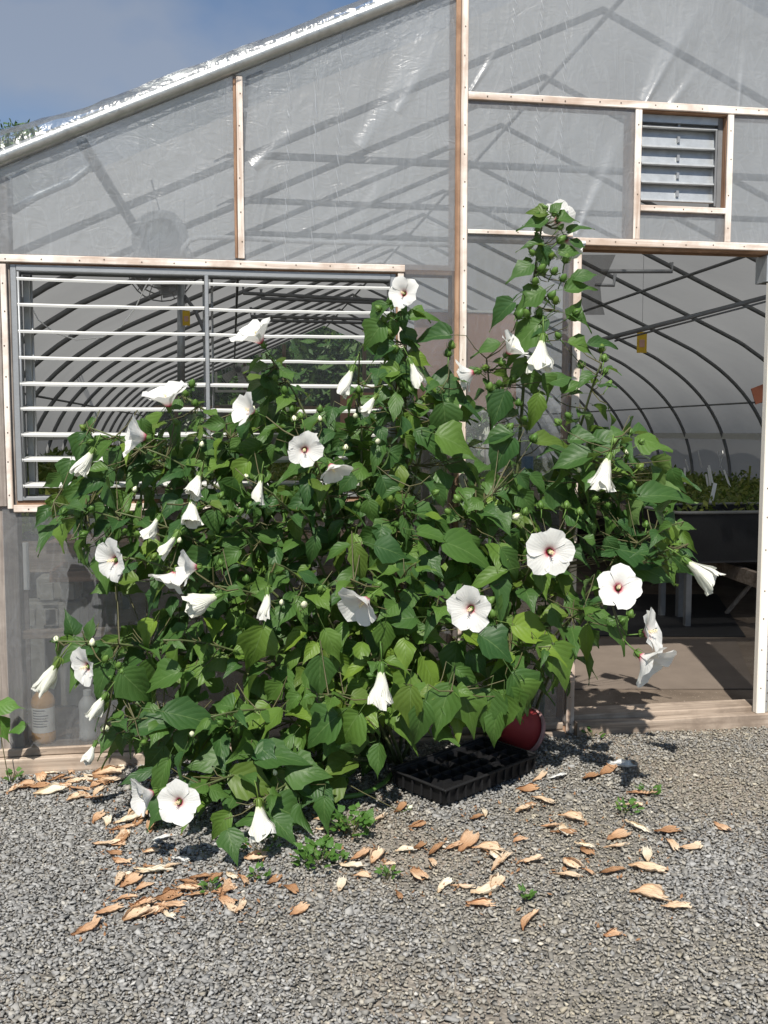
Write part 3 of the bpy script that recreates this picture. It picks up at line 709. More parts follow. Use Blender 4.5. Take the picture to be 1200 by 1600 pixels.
# mesh bag by the door
def meshbag():
    t = NT('net_cloth'); n = t.n('ShaderNodeTexChecker'); n.inputs['Scale'].default_value = 150; t.l(t.pos(), n.inputs['Vector'])
    return t.done(t.mixsh(.45, t.sh('ShaderNodeBsdfDiffuse', (.10,.095,.09)), t.sh('ShaderNodeBsdfTransparent', (.9,.9,.9))))
M['net'] = meshbag()
v = []; cols = 8; prof_ = [(398,906,962),(425,908,950),(448,912,938),(470,907,940),(492,915,945)]
for k, (py_, xa, xb) in enumerate(prof_):
    for i in range(cols+1):
        v.append(P(xa+(xb-xa)*i/cols, py_, .30+.03*math.sin(i*1.7+k)))
mb = MB(); mb.add(v, [(k*9+i,k*9+i+1,(k+1)*9+i+1,(k+1)*9+i) for k in range(len(prof_)-1) for i in range(cols)])
tag(mb.build('net_curtain', M['net'], None, True), 'dark see-through netting hanging in the top corner of the doorway', 'netting')
# benches with seedlings
def bench(x0, x1, y0, y1, z, label):
    t = thing('bench', label, 'bench', ((x0+x1)/2, y0, 0)); ox, oy = (x0+x1)/2, y0
    def bx(a, b, n, m): MB().box((a[0]-ox,a[1]-oy,a[2]),(b[0]-ox,b[1]-oy,b[2])).build(n, M[m], t)
    bx((x0,y0,z-.02),(x1,y1,z),'top','blackcloth'); bx((x0-.02,y0-.025,z-.12),(x1+.02,y0-.001,z+.035),'end_board','grey_h')
    bx((x0-.03,y0,z-.10),(x0-.002,y1,z+.035),'side_board','grey_h'); bx((x1+.002,y0,z-.10),(x1+.03,y1,z+.035),'side_board','grey_h')
    n = max(2, int((y1-y0)/2.2))
    for k in range(n+1):
        yy = y0+.05+(y1-y0-.15)*k/n
        for x in (x0+.06, x1-.1): bx((x,yy,0),(x+.05,yy+.05,z-.021),'leg','darksteel')
    return t
def foliage(name, x0, x1, y0, y1, z, n, h, size, mat, label):
    p = np.stack([rng.uniform(x0,x1,n), rng.uniform(y0,y1,n)], 1)
    hh = np.array([h*(.55+.75*max(0,noise.noise((x*2.3,y*1.7,z))+.5)) for x,y in p]); zz = z+rng.uniform(.02,1,n)*hh
    q = quads(np.column_stack([p, zz]), size, n); o = stuff(mk(name, q_mesh(name, q, M[mat]))); tag(o, label, 'plants')
    return o
def quads(c, size, n, up=.5):
    d = rng.normal(0,1,(n,3)); d /= np.linalg.norm(d,axis=1)[:,None]; nn = rng.normal(0,1,(n,3))+np.array([0,-.3,up*2]); e = np.cross(d,nn); e /= np.linalg.norm(e,axis=1)[:,None]
    s = size*rng.uniform(.5,1.35,n)[:,None]; d = d*s; e = e*s*.42
    return np.stack([c-d, c+e*1.0-d*.1, c+d, c-e-d*.1], 1)
def q_mesh(name, q, mat):
    n = len(q); me = bpy.data.meshes.new(name); me.vertices.add(n*4); me.vertices.foreach_set('co', q.reshape(-1))
    me.loops.add(n*4); me.loops.foreach_set('vertex_index', np.arange(n*4)); me.polygons.add(n); me.polygons.foreach_set('loop_start', np.arange(n)*4); me.update(calc_edges=True)
    uv = me.uv_layers.new(name='UVMap'); uv.data.foreach_set('uv', np.tile(np.array([0,.5,.5,0,1,.5,.5,1],float), n))
    a = me.attributes.new('tone','FLOAT','POINT'); a.data.foreach_set('value', np.repeat(rng.random(n),4)); me.materials.append(mat); return me
bR = G(1112,962); bx0 = bR.x-.35
bench(bx0, 5.9, bR.y-.1, 16, .74, 'long black cloth bench of seedlings on the far side of the aisle')
foliage('seedlings', bx0+.05, 5.85, bR.y, 15.8, .75, 26000, .12, .032, 'bench_leaf', 'green seedlings crowding the right hand bench')
bench(.2, 2.3, 3.4, 16, .74, 'long dark bench of seedlings in the middle of the house')
foliage('seedlings', .25, 2.25, 3.4, 15.8, .75, 16000, .20, .045, 'bench_leaf', 'green seedlings crowding the middle bench')
bench(-2.05, -.75, .9, 16, .78, 'long dark bench along the curved wall behind the louvre window')
foliage('seedlings', -2.0, -.8, .95, 15.8, .80, 15000, .30, .05, 'bench_leaf', 'dark green seedlings crowding the bench behind the louvres')
# loose boards and a black basin at the bench end
t = MB().bar(P(1062,864,3.0), P(1200,912,1.75), .04, .10).build('loose_board', M['grey_h']); tag(t, 'grey board leaning from the bench end towards the door jamb', 'board')
t = MB().tube([P(1135,958,2.5), P(1180,905,2.3)], .016, 6).build('prop_stick', M['grey_v']); tag(t, 'thin wooden prop leaning against the seedling bench', 'stick')
b0 = P(1050,800,2.05); b1 = P(1215,786,2.6)
t = thing('black_basin', 'wide black plastic basin at the near end of the seedling bench', 'basin', ((b0.x+b1.x)/2, (b0.y+b1.y)/2, 0))
mb = MB(); w = (b1.x-b0.x)/2
for r_, z in ((1,b0.z-0),(.99,b0.z-.10),(.86,.48),(.84,.46)): mb.v += [(r_*w*math.copysign(abs(math.cos(a))**.16,math.cos(a)), r_*.35*math.copysign(abs(math.sin(a))**.16,math.sin(a)), z) for a in np.linspace(0,2*math.pi,32,endpoint=False)]
mb.f = [(i*32+k,i*32+(k+1)%32,(i+1)*32+(k+1)%32,(i+1)*32+k) for i in range(3) for k in range(32)]+[tuple(96+k for k in range(31,-1,-1))]; mb.build('bowl', M['blackcloth'], t, True)
MB().tube([(1.02*w*math.copysign(abs(math.cos(a))**.16,math.cos(a)), .36*math.copysign(abs(math.sin(a))**.16,math.sin(a)), b0.z) for a in np.linspace(0,2*math.pi,33)], .012, 6, False).build('rim', M['greybox'], t, True)
for x in (-w*.7, w*.7):
    for y in (-.2,.2): MB().box((x-.02,y-.02,0),(x+.02,y+.02,.46)).build('leg', M['darksteel'], t)
for k, (x, y, s_) in enumerate(((1113,776,1.6),(1070,742,1),(1105,752,1),(1108,742,1),(1110,738,1),(1135,745,1),(1074,728,.7),(1171,740,1.1),(1124,716,.6),(1128,714,.6),(1149,712,.6),(1093,715,.6))):
    Y_ = 2.9 if s_ > 1.3 else (4.5 if s_ >= 1 else 7.5)
    c = P(x, y, Y_); h = .07*s_ if s_ >= 1 else .09; 
    mb = MB().box((-.010*s_,-.0015,-h*1.5),(.010*s_,.0015,h)); o = mb.build('plant_tag', M['tag'] if k != 7 else M['bench_leaf'], None, False, c); o.rotation_euler = (RAD(-12), RAD(random.uniform(-18,18)), 0)
    tag(o, 'white plastic plant label standing among the bench seedlings', 'plant label', 'plant labels on the bench')
# floor mats
def matsheet(pts, label, mat='mat'):
    v = [Vector(p) for p in pts]; mb = MB(); n = 14; vv = []
    for j in range(n+1):
        for i in range(n+1):
            a = v[0].lerp(v[1], i/n).lerp(v[3].lerp(v[2], i/n), j/n); a.z = .006+.003*noise.noise((a.x*4,a.y*4,1))+.002; vv.append(a)
    mb.add(vv, [(j*(n+1)+i,j*(n+1)+i+1,(j+1)*(n+1)+i+1,(j+1)*(n+1)+i) for j in range(n) for i in range(n)])
    o = mb.build('floor_mat', M[mat]); o.modifiers.new('thick','SOLIDIFY').thickness = .006; return tag(o, label, 'mat')
matsheet([G(880,1078),G(1180,1078),G(1150,1000),G(890,1000)], 'dusty grey rubber mat on the dirt just inside the doorway')
matsheet([G(880,994),G(1165,996),G(1120,930),G(900,930)], 'darker mat farther along the aisle', 'blackcloth')
# orange board on the bench side
c = P(1182,618,1.3); o = MB().box((-.02,0,-.05),(.06,.006,.05)).build('orange_sign', M['orange'], None, False, c); o.rotation_euler = (0, RAD(-20), 0); tag(o, 'small orange board half hidden behind the white door', 'board')
# brown board behind the film right of the louvre window
a = P(648,487,.16); b = P(806,640,.16)
t = thing('brown_board', 'pinkish brown board standing behind the plastic beside the louvre window', 'board', (a.x, .16, 0))
MB().box((0,0,b.z),(b.x-a.x,.012,a.z),.002).build('panel', M['cardboard'], t); MB().box((-.005,-.006,a.z+.001),(b.x-a.x+.004,.016,a.z+.012)).build('top_edge', M['tag'], t)
MB().box((-.005,-.006,b.z-.012),(b.x-a.x+.004,.016,b.z-.001)).build('bottom_edge', M['tag'], t)
for x in (.04, b.x-a.x-.08): MB().box((x,.014,0),(x+.035,.05,b.z)).build('leg', M['grey_v'], t)
# potting shelf with its goods behind the lower film
sh = thing('potting_shelf', 'low brown plank shelf behind the hazy lower film', 'shelf', (-.3, .5, 0))
for k, z in enumerate((.80,.66)): MB().box((-.55,-.02+k*.05,z),(1.2,.38+k*.02,z+.05)).build('plank', M['stud_h'], sh)
for x in (-.52,1.1): MB().box((x,.39,0),(x+.05,.44,.80)).build('leg', M['grey_v'], sh)
c = P(34,880,.30); t = MB().box((-.03,0,-.12),(.03,.012,.09),.002).build('white_board', M['tag'], None, False, c); tag(t, 'upright white board behind the film next to the left post', 'board')
MB().box((-.02,.013,-c.z),(.02,.03,.05)).build('stake', M['grey_v'], t)
for k, (x, y, lab) in enumerate(((62,965,'grey concrete block stacked lowest behind the film'),(98,965,'grey concrete block beside the lowest one behind the film'),(90,925,'grey concrete block on top of the pair behind the film'))):
    c = P(x, y, .75)
    mb = MB(); w, h, d = .10, .075, .14
    if k < 2: mb.box((-w,0,-c.z),(w,d,h),.01)
    else: mb.box((-w,0,-h*.5),(w,d,h),.01)
    for s_ in (-1,1): mb.box((s_*w*.5-.03,-.012,-h*.5),(s_*w*.5+.03,-.0005,h*.6),.002)
    o = mb.build('concrete_block', M['block'], None, False, c); tag(o, lab, 'block')
# bottles on the sill behind the film
def bottle(name, label, cx, base_y, top_y, wpx, body, cap, lab=None):
    c = P(cx, base_y, .075); c.z = max(c.z, .047); k = depth(c)/FPX; r = wpx/2*k; h = (base_y-top_y)*k
    t = thing(name, label, 'bottle', c)
    mb = MB(); mb.lathe([(.001,0),(r*.92,0),(r,.012),(r,.16*h),(r*.94,.18*h),(r*.94,.62*h),(r,.64*h),(r,.70*h),(r*.86,.78*h),(r*.42,.88*h),(r*.36,.90*h)], 24); mb.build('body', M[body], t, True)
    mb = MB(); mb.lathe([(r*.36,.90*h),(r*.44,.90*h),(r*.44,h),(.001,h)], 14); mb.build('cap', M[cap], t)
    if lab:
        mb = MB(); n = 24; v = [((r*.955)*math.cos(math.pi+math.pi*i/n*1.0), (r*.955)*math.sin(math.pi+math.pi*i/n), z) for z in (.19*h,.61*h) for i in range(n+1)]
        mb.add(v, [(i,i+1,n+2+i,n+1+i) for i in range(n)]); lb = mb.build('paper_label', M['paper'], t, True)
        for j in range(7):
            z = (.56-.045*j)*h; v = [((r*.962)*math.cos(a), (r*.962)*math.sin(a), zz) for zz in (z,z+.006) for a in np.linspace(math.pi*1.22, math.pi*random.uniform(1.55,1.72), 8)]
            MB().add(v, [(i,i+1,9+i,8+i) for i in range(7)]).build('print_line', M['print'], lb)
    return t
bottle('bottle', 'amber plastic bottle with white paper label on the sill behind the film', 69, 1160, 1068, 36, 'brass', 'fanwhite', True)
bottle('bottle', 'milky square shouldered bottle on the sill beside the amber one', 138, 1158, 1080, 27, 'milk', 'fanwhite')
c = P(18,1150,.07); mb = MB(); v = []; 
for j in range(7):
    for i in range(9):
        a = 2*math.pi*i/8; rr = (.035+.025*j/6)*(1+.35*noise.noise((math.cos(a)*2,math.sin(a)*2,j*.7))); v.append((rr*math.cos(a)+.012*j/6, rr*.6*math.sin(a), .13*j/6-.075))
mb.add(v, [(j*9+i,j*9+i+1,(j+1)*9+i+1,(j+1)*9+i) for j in range(6) for i in range(8)]); c.z = .047+.075
tag(mb.build('plastic_bag', M['bag'], None, False, c), 'crumpled clear plastic bag behind the film next to the amber bottle', 'bag')
c = P(767,722,.10); t = thing('white_carton', 'tall white carton on the rail behind the film near the tall hibiscus stem', 'carton', (c.x,.105,1.153))
k = depth(c)/FPX; MB().box((-8*k,-.01,0),(8*k,.03,56*k),.002).build('box', M['tag'], t); MB().box((-8.4*k,-.012,56*k),(8.4*k,.032,60*k),.001).build('lid', M['milk'], t)
c = P(823,722,.10); t = thing('blue_bottle', 'small bottle with blue label on the rail behind the tall hibiscus stem', 'bottle', (c.x,.09,1.153))
mb = MB(); r = 9*k; mb.lathe([(.001,0),(r,0),(r,40*k),(r*.4,50*k),(r*.4,58*k),(.001,58*k)], 16); mb.build('body', M['milk'], t, True)
mb = MB(); mb.lathe([(r*1.03,8*k),(r*1.03,34*k)], 16); mb.build('wrap_label', M['blue'], t, True)

# ------------------------------------------------------------------ trees beyond the house
def tree(name, label, base, h, rad, n, size, crown_z=.62, loose=.11):
    t = thing(name, label, 'tree', base, 'trees behind the greenhouse')
    mb = MB(); mb.tube([(0,0,0),(.05*h*.3,0,h*.3),(0,.1,h*.6),(.1,0,h*.85)], [h*.028,h*.02,h*.012,h*.004], 8)
    for k in range(7):
        a = k*2.4; z = h*(.35+.06*k); mb.tube([(0,0,z),(rad*.4*math.cos(a),rad*.4*math.sin(a),z+h*.1),(rad*.75*math.cos(a),rad*.75*math.sin(a),z+h*.17)], [h*.01,h*.006,h*.003], 6)
    mb.build('trunk', M['bark'], t, True)
    cl = []
    for k in range(46):
        d = rng.normal(0,1,3); d /= np.linalg.norm(d); q = d*rng.uniform(.45,1)*np.array([rad,rad,h*(1-crown_z)*.95]); cl.append(q+np.array([0,0,h*crown_z]))
    cl = np.array(cl); idx = rng.integers(0,46,n); p = cl[idx]+rng.normal(0,1,(n,3)).clip(-1.7,1.7)*rad*loose
    stuff(mk('crown', q_mesh('crown', quads(p, size, n), M['far_leaf']), t))
b = P(18,300,26); tree('tree', 'dark leafy tree whose top shows over the greenhouse roof edge', (b.x-.5, 26, 0), 10.25, 3.2, 40000, .10)
for k, (x, y, h, lab) in enumerate(((-3.5,24,6.2,'leafy tree seen green through the far end wall by its left corner'),(1.0,23,6.0,'leafy tree seen green through the middle of the far end wall'),(5.2,24,6.5,'leafy tree seen green through the far end wall behind the doorway'))):
    tree('tree', lab, (x,y,0), h, 2.9, 12000, .18, .5, .2)

# ------------------------------------------------------------------ hibiscus bush
def leaf_mesh(name, kind, seed, mat):
    rnd = random.Random(seed); R_ = 9; cols = (-1,-.52,0,.52,1)
    if kind == 'ovate': prof = [(0,.03),(.04,.20),(.13,.36),(.27,.42),(.42,.36),(.56,.25),(.70,.135),(.85,.045),(1,.003)]
    elif kind == 'lobed': prof = [(0,.03),(.03,.22),(.12,.38),(.25,.46),(.40,.50),(.47,.33),(.62,.215),(.82,.09),(1,.004)]
    else: prof = [(0,.02),(.06,.14),(.17,.25),(.31,.29),(.46,.265),(.61,.20),(.76,.125),(.9,.05),(1,.004)]
    v = []; uv = []; f = []; droop = rnd.uniform(.12,.60); fold = rnd.uniform(-.25,.50); tw = rnd.uniform(-.25,.25); ph = rnd.uniform(0,6); side = rnd.uniform(-.10,.10)
    for i, (s, w) in enumerate(prof):
        for c in cols:
            ww = w*(1+(.10 if i % 2 else -.05)*(abs(c) == 1)*(0 < i < 8))
            x = c*ww+side*s*s; y = s-(.07*abs(c)**1.5*(1-s)**6)*1.2 + (0 if s > 0 else 0)
            if kind == 'lobed' and i == 4 and abs(c) == 1: y += .04
            z = -droop*s*s + fold*abs(c)*ww*1.1 + tw*c*ww*s + .045*math.sin(s*9+ph+c*1.5)*abs(c)
            v.append((x,y,z)); uv.append((s, .5+.5*c))
    for i in range(R_-1):
        for k in range(4): a = i*5+k; f.append((a,a+1,a+6,a+5))
    # stalk of the leaf
    o = len(v); pts = [(0,.01,0),(0,-.18,.035),(0,-.40,.02)]
    for p in pts:
        for k in range(3):
            t = 2*math.pi*k/3; v.append((p[0]+.011*math.cos(t), p[1], p[2]+.011*math.sin(t)-.006)); uv.append((.5,.5))
    for i in range(2):
        for k in range(3): f.append((o+i*3+k, o+i*3+(k+1)%3, o+(i+1)*3+(k+1)%3, o+(i+1)*3+k))
    m = mesh(name, v, f, mat, True); u = m.uv_layers.new(name='UVMap')
    for lp_ in m.loops: u.data[lp_.index].uv = uv[lp_.vertex_index]
    return m
LEAF = [leaf_mesh('leaf', k, s, M['leaf']) for k, s in (('ovate',1),('ovate',2),('ovate',3),('ovate',9),('lobed',4),('lobed',5),('lobed',11),('narrow',6),('narrow',7),('ovate',21),('ovate',22),('narrow',23),('lobed',24),('ovate',25))]
LARR = []
for m in LEAF:
    co = np.zeros(len(m.vertices)*3); m.vertices.foreach_get('co', co); LARR.append((co.reshape(-1,3), [tuple(p.vertices) for p in m.polygons], np.array([tuple(l.uv) for l in m.uv_layers[0].data])))

POLY = [(60,800),(75,752),(112,705),(125,668),(185,668),(240,650),(330,655),(385,640),(400,590),(450,600),(475,640),(540,640),(578,610),(590,540),(610,490),(640,490),(650,560),(690,600),(668,630),(738,640),(735,660),(690,670),(720,690),(745,735),(800,755),(870,730),(905,690),(930,655),(985,650),(1030,690),(1075,752),(1040,800),(1095,835),(1062,895),(1000,905),(950,905),(945,985),(925,1035),(900,1072),(850,1070),(820,1090),(780,1110),(735,1135),(690,1148),(640,1130),(600,1185),(555,1205),(510,1275),(430,1302),(360,1322),(330,1290),(232,1280),(205,1240),(170,1170),(135,1080),(70,1020),(110,985),(175,1010),(235,985),(235,930),(150,925),(115,850),(70,838)]
HOLES = [(690,745,26,60),(905,985,25,35),(600,1165,30,28),(655,745,15,40),(150,960,75,35),(340,690,26,14),(480,690,20,16),(930,890,28,26)]
def inside(x, y):
    c = False; j = len(POLY)-1
    for i in range(len(POLY)):
        xi, yi = POLY[i]; xj, yj = POLY[j]
        if (yi > y) != (yj > y) and x < (xj-xi)*(y-yi)/(yj-yi)+xi: c = not c
        j = i
    return c
def hole(x, y): return any(((x-a)/rx)**2+((y-b)/ry)**2 < 1 for a, b, rx, ry in HOLES)
def yfront(x, y):                                   # depth of the outer face of the bush
    t = min(1, max(0, (y-560)/620)); e = 1-.30*((x-560)/480)**2
    Y_ = -.34-.52*(t**.8)*max(.3, e)
    return Y_
def grounded(x, y, Y_, up=.05):
    g = GG(x, y+10, up).y if y > 700 else 99
    return min(Y_, g-.0) if y > 1000 else Y_
SHOOTS = []
base_pt = GG(592,1190)
bush = thing('hibiscus_bush', 'big white flowered hibiscus bush with green leaves growing against the greenhouse wall', 'bush', base_pt)
def bpart(o): o.parent = bush; return o
def loc(p): return Vector(p)-base_pt
stem_pts = []                                        # sampled points that leaves and flowers join
def stem(tip, bow=.0, r0=.010, r1=.003, start=None, n=14, keep=True):
    tip = Vector(tip); st = Vector(start) if start is not None else base_pt+Vector((random.uniform(-.10,.10), random.uniform(-.08,.08), -.02))
    mid = st.lerp(tip,.5); horiz = Vector((tip.x-st.x, tip.y-st.y, 0))
    c1 = st+Vector((horiz.x*.18+bow*.1, horiz.y*.18, (tip.z-st.z)*.45+.05)); c2 = st+Vector((horiz.x*.62, horiz.y*.62, (tip.z-st.z)*.88+.04))
    pts = []
    for i in range(n+1):
        t = i/n; p = st*(1-t)**3+c1*3*t*(1-t)**2+c2*3*t*t*(1-t)+tip*t**3
        w = .012*math.sin(t*math.pi); p = p+Vector((noise.noise((tip.x*5,t*4,1))*w, noise.noise((tip.x*5,t*4,7))*w, 0)); pts.append(p)
    rs = [r0+(r1-r0)*(i/n) for i in range(n+1)]
    mb = MB(); mb.tube([loc(p) for p in pts], rs, 7); mb.build('stem', M['stem'], bush, True)
    SHOOTS.append(pts)
    if keep: stem_pts.extend(pts[3:])
    return pts
TIPS = [(852,322,-.36),(632,452,-.38),(415,552,-.42),(940,568,-.50),(985,668,-.75),(1068,815,-.80),(1075,850,-.82),(140,668,-.50),(84,785,-.58),(92,1002,-.72),(285,618,-.42),(165,1130,-.85),(285,1240,-1.02),(410,1250,-1.0),(955,940,-.86),(870,840,-.72),(722,930,-.86),(592,1030,-.90),(548,905,-.80),(335,915,-.82),(190,870,-.72),(310,780,-.66),(475,690,-.62),(560,600,-.45),(700,590,-.45),(225,700,-.55),(410,760,-.68),(640,760,-.62),(255,1000,-.86),(500,1090,-.95),(705,1080,-.86),(860,1010,-.80),(330,1120,-.98),(430,880,-.80),(770,770,-.62),(760,560,-.36),(180,800,-.6),(650,880,-.8)]
for i, (x, y, Y_) in enumerate(TIPS):
    p = P(x, y, grounded(x, y, Y_)); p.z = max(p.z, gz(p.x,p.y)+.06)
    big = i in (0, 1, 3, 4, 10)
    st = {0:(790,1160),3:(850,1140),4:(835,1140),5:(820,1150),6:(830,1150),14:(800,1160),15:(760,1165),1:(640,1185),35:(780,1160)}.get(i)
    stem(p, 0, .011 if big else .008, .0035 if big else .0028, GG(*st)+Vector((0,.05,-.02)) if st else None)
SP = np.array([tuple(p) for p in stem_pts])
core = Vector((base_pt.x, base_pt.y-.05, .75))
leaves = []                                          # (point of the blade's base, matrix, mesh index, size, visible rank)
def add_leaf(p, tipdir, normal, size, k, front):
    mtx = frame_mat(tipdir, normal); leaves.append((p, mtx, k, size, front))
SUNV = -sun_dir
def auto_leaf(x, y, Y_, size, front, face=1.0):
    p = P(x, y, Y_)
    if p.z < gz(p.x,p.y)+.04: p.z = gz(p.x,p.y)+.04+random.random()*.05
    out = (p-core); lat = Vector((out.x, out.y*.6, 0)); lat = lat.normalized() if lat.length > .05 else Vector((random.uniform(-1,1),-1,0)).normalized()
    n_ = Vector((0,0,.62))+Vector((0,-.62,0))*face+lat*.32+Vector((random.gauss(0,.50),random.gauss(0,.42),random.gauss(0,.42)))
    t_ = Vector((lat.x*.75+random.gauss(0,.55), -.30+lat.y*.4+random.gauss(0,.35), -.62+random.gauss(0,.34)))
    n_.normalize(); t_ = t_-n_*t_.dot(n_)
    if t_.length < .1: t_ = Vector((1,0,-.3))
    t_.normalize(); k = random.choice((0,1,2,3,4,5,6,9,10,13,11,12,7,8)); 
    add_leaf(p-t_*size*.45, t_, n_, size, k, front)
# leaves that show singly in the photograph: x, y, length in pixels, direction of the tip in degrees (0 = right, 90 = up)
SINGLE = [(608,472,38,200),(588,492,54,222),(658,492,54,8),(612,520,44,240),(642,532,48,-60),(598,548,48,208),(658,562,46,-20),(582,524,56,232),(628,502,40,-90),(618,562,44,-100),(646,604,54,-30),(602,580,50,190),(630,480,34,-40),(626,590,46,-80),(440,580,44,20),(398,575,44,190),(425,600,46,-60),(786,1118,70,-95),(806,1104,66,-70),(770,1136,60,-110),(826,1090,62,-60),(760,1110,66,-100),(832,348,55,185),(888,340,40,20),(905,355,45,25),(832,380,42,170),(851,402,46,-80),(891,392,42,0),(812,424,55,205),(915,428,52,10),(908,450,60,15),(826,466,62,200),(782,488,60,210),(900,484,40,60),(910,497,48,-10),(812,532,95,225),(828,514,70,215),(758,544,55,190),(912,541,55,-5),(944,535,60,12),(809,580,55,215),(832,600,46,-70),(858,604,50,-60),(878,590,50,20),(895,600,48,50),(778,640,72,250),(836,641,55,-100),(674,523,72,180),(707,611,95,-5),(697,660,62,-75),(714,690,70,-20),(863,687,70,10),(775,684,55,200),(782,712,70,235),(951,686,66,20),(890,720,72,200),(855,395,34,-60),(838,330,34,160),(870,322,30,40),(905,380,34,-20),(1040,770,92,10),(1010,865,100,-8),(1015,890,92,-12),(915,1005,60,-100),(970,990,58,-40),(880,1040,75,-60),(110,975,40,95),(140,980,36,80),(35,0,0,0),(215,1075,75,-40),(240,1130,80,20),(300,1120,95,-15),(250,1060,70,200),(400,1015,78,-110),(500,1060,72,-85),(440,1180,85,5),(480,1205,70,-10),(400,1225,90,-20),(455,1270,80,-15),(520,1010,60,-60),(600,1000,60,-90),(690,1112,90,-110),(735,1112,82,-60),(640,1110,75,-100),(820,1085,80,-50),(780,1010,70,-30),(840,985,80,-15),(760,900,70,-160),(590,1190,55,-95),(655,1130,74,-100),(540,1145,80,-120),(500,1140,75,-150),(735,860,90,-10),(800,880,60,-60),(560,880,62,-80),(680,835,60,-10)]
for x, y, ln, a in SINGLE:
    if ln == 0: continue
    Y_ = grounded(x, y, yfront(x, y)-.05 if y > 640 else -.40); p = P(x, y, Y_); s_ = ln*depth(p)/FPX*(.98 if y > 640 else .88); a = RAD(a+random.uniform(-8,8))
    t_ = cR*math.cos(a)+Vector((0,0,1))*math.sin(a)-cF*random.uniform(-.1,.3); n_ = -cF*random.uniform(.5,.9)+Vector((0,0,random.uniform(.35,.8)))+cR*random.uniform(-.3,.3)
    t_.normalize(); n_ = n_-t_*n_.dot(t_)
    add_leaf(p-t_*s_*.45, t_, n_, s_, random.choice((0,1,2,3,5,6,7)), True)
# leaves set spirally on the upper part of every shoot
for si, pts in enumerate(SHOOTS):
    n = len(pts)-1; a = random.uniform(0,6.28); top = si in (0,1,2,3,10,23,24,35); k = 0
    t0 = .48 if top else .66; m_ = (22 if si == 0 else 15) if top else 8
    for q in range(m_):
        t = t0+(1-t0)*(q+.5)/m_; i = min(n-1, int(t*n)); p = pts[i].lerp(pts[i+1], t*n-i); a += 2.4
        d = Vector((math.cos(a), math.sin(a), random.uniform(-.45,.15))); k = depth(p)/FPX; s_ = (58-30*(t-t0)/(1-t0))*random.uniform(.8,1.15)*k*(.72 if si == 0 else 1)
        nn = Vector((0,0,1))+Vector((random.gauss(0,.3),-.55+random.gauss(0,.3),0)); d.normalize()
        add_leaf(p+d*s_*.42, d, nn-d*nn.dot(d), s_, random.choice((0,1,2,3,4,5,6,7,8,9,10,11,12,13)), True)
# the outer layer, spread evenly over the bush
cand = []; tries = 0
while tries < 14000 and len(cand) < 400:
    tries += 1; x = random.uniform(60,1100); y = random.uniform(540,1325)
    if not inside(x, y) or (hole(x, y) and random.random() < .9): continue
    md = 21+6*smooth(700,1100,y)
    if any((x-a)**2+(y-b)**2 < md*md for a, b in cand): continue
    cand.append((x, y))
for x, y in cand:
    px_ = random.choice((random.uniform(30,52),random.uniform(40,66)))*(.88+.26*smooth(620,1150,y)); Y_ = grounded(x, y, yfront(x, y)+random.uniform(-.05,.09))
    auto_leaf(x, y, Y_, px_*depth(P(x,y,Y_))/FPX, True)
# deeper layers
for lay, cnt in ((.14,300),(.28,220),(.44,130)):
    k = 0
    while k < cnt:
        x = random.uniform(70,1080); y = random.uniform(560,1290)
        if not inside(x, y) or hole(x, y): continue
        Y_ = min(-.08, yfront(x, y)+lay+random.uniform(-.07,.07)); p = P(x, y, Y_); k += 1
        if p.z < .05: continue
        auto_leaf(x, y, Y_, random.uniform(34,64)*depth(p)/FPX, False, .6)
fr_ = sorted([l for l in leaves if l[4]], key=lambda l: -l[3]/depth(l[0])); order = fr_[:300]; rest = fr_[300:]+[l for l in leaves if not l[4]]
WID = random.Random(3)
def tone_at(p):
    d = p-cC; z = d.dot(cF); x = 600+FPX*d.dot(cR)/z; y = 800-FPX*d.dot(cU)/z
    zone = math.exp(-((x-610)/230)**2-((y-1040)/150)**2)  # leaf tone turns yellower and brighter towards the lower centre of the bush
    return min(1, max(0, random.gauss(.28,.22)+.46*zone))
for p, mtx, k, s_, fr in order:
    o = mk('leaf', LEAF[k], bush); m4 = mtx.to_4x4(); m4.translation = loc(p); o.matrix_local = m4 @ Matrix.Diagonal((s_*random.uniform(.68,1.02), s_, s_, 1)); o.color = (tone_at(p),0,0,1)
def joined_leaves(lst, mats, name):
    V = []; Fc = []; UV = []; T = []; o = 0
    for p, mtx, k, s_, fr in lst:
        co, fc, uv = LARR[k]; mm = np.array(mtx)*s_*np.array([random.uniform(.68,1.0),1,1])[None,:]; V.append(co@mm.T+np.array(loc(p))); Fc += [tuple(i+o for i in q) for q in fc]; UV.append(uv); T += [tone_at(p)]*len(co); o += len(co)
    me = mesh(name, np.concatenate(V).tolist(), Fc, mats, True); u = me.uv_layers.new(name='UVMap'); u.data.foreach_set('uv', np.concatenate(UV).reshape(-1))
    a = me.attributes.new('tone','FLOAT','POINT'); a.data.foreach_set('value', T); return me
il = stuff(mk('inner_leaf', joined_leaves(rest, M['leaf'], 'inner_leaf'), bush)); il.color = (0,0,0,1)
# twigs that carry leaves and blossoms
tw = MB()
def twig(p, r=.0022):
    q = np.array(p); d = np.linalg.norm(SP-q, axis=1)+.6*np.maximum(0, SP[:,2]-q[2]); i = int(d.argmin()); a = Vector(SP[i]); p = Vector(p)
    if (a-p).length > .45: a = p+(a-p).normalized()*.45
    m = a.lerp(p,.55)+Vector((0,0,-.015+.03*(p-a).length)); tw.tube([loc(a),loc(m),loc(p)], [r*1.3,r,r*.8], 4, False)
for p, mtx, k, s_, fr in leaves: twig(p+mtx@Vector((0,-.40*s_,.02*s_)))

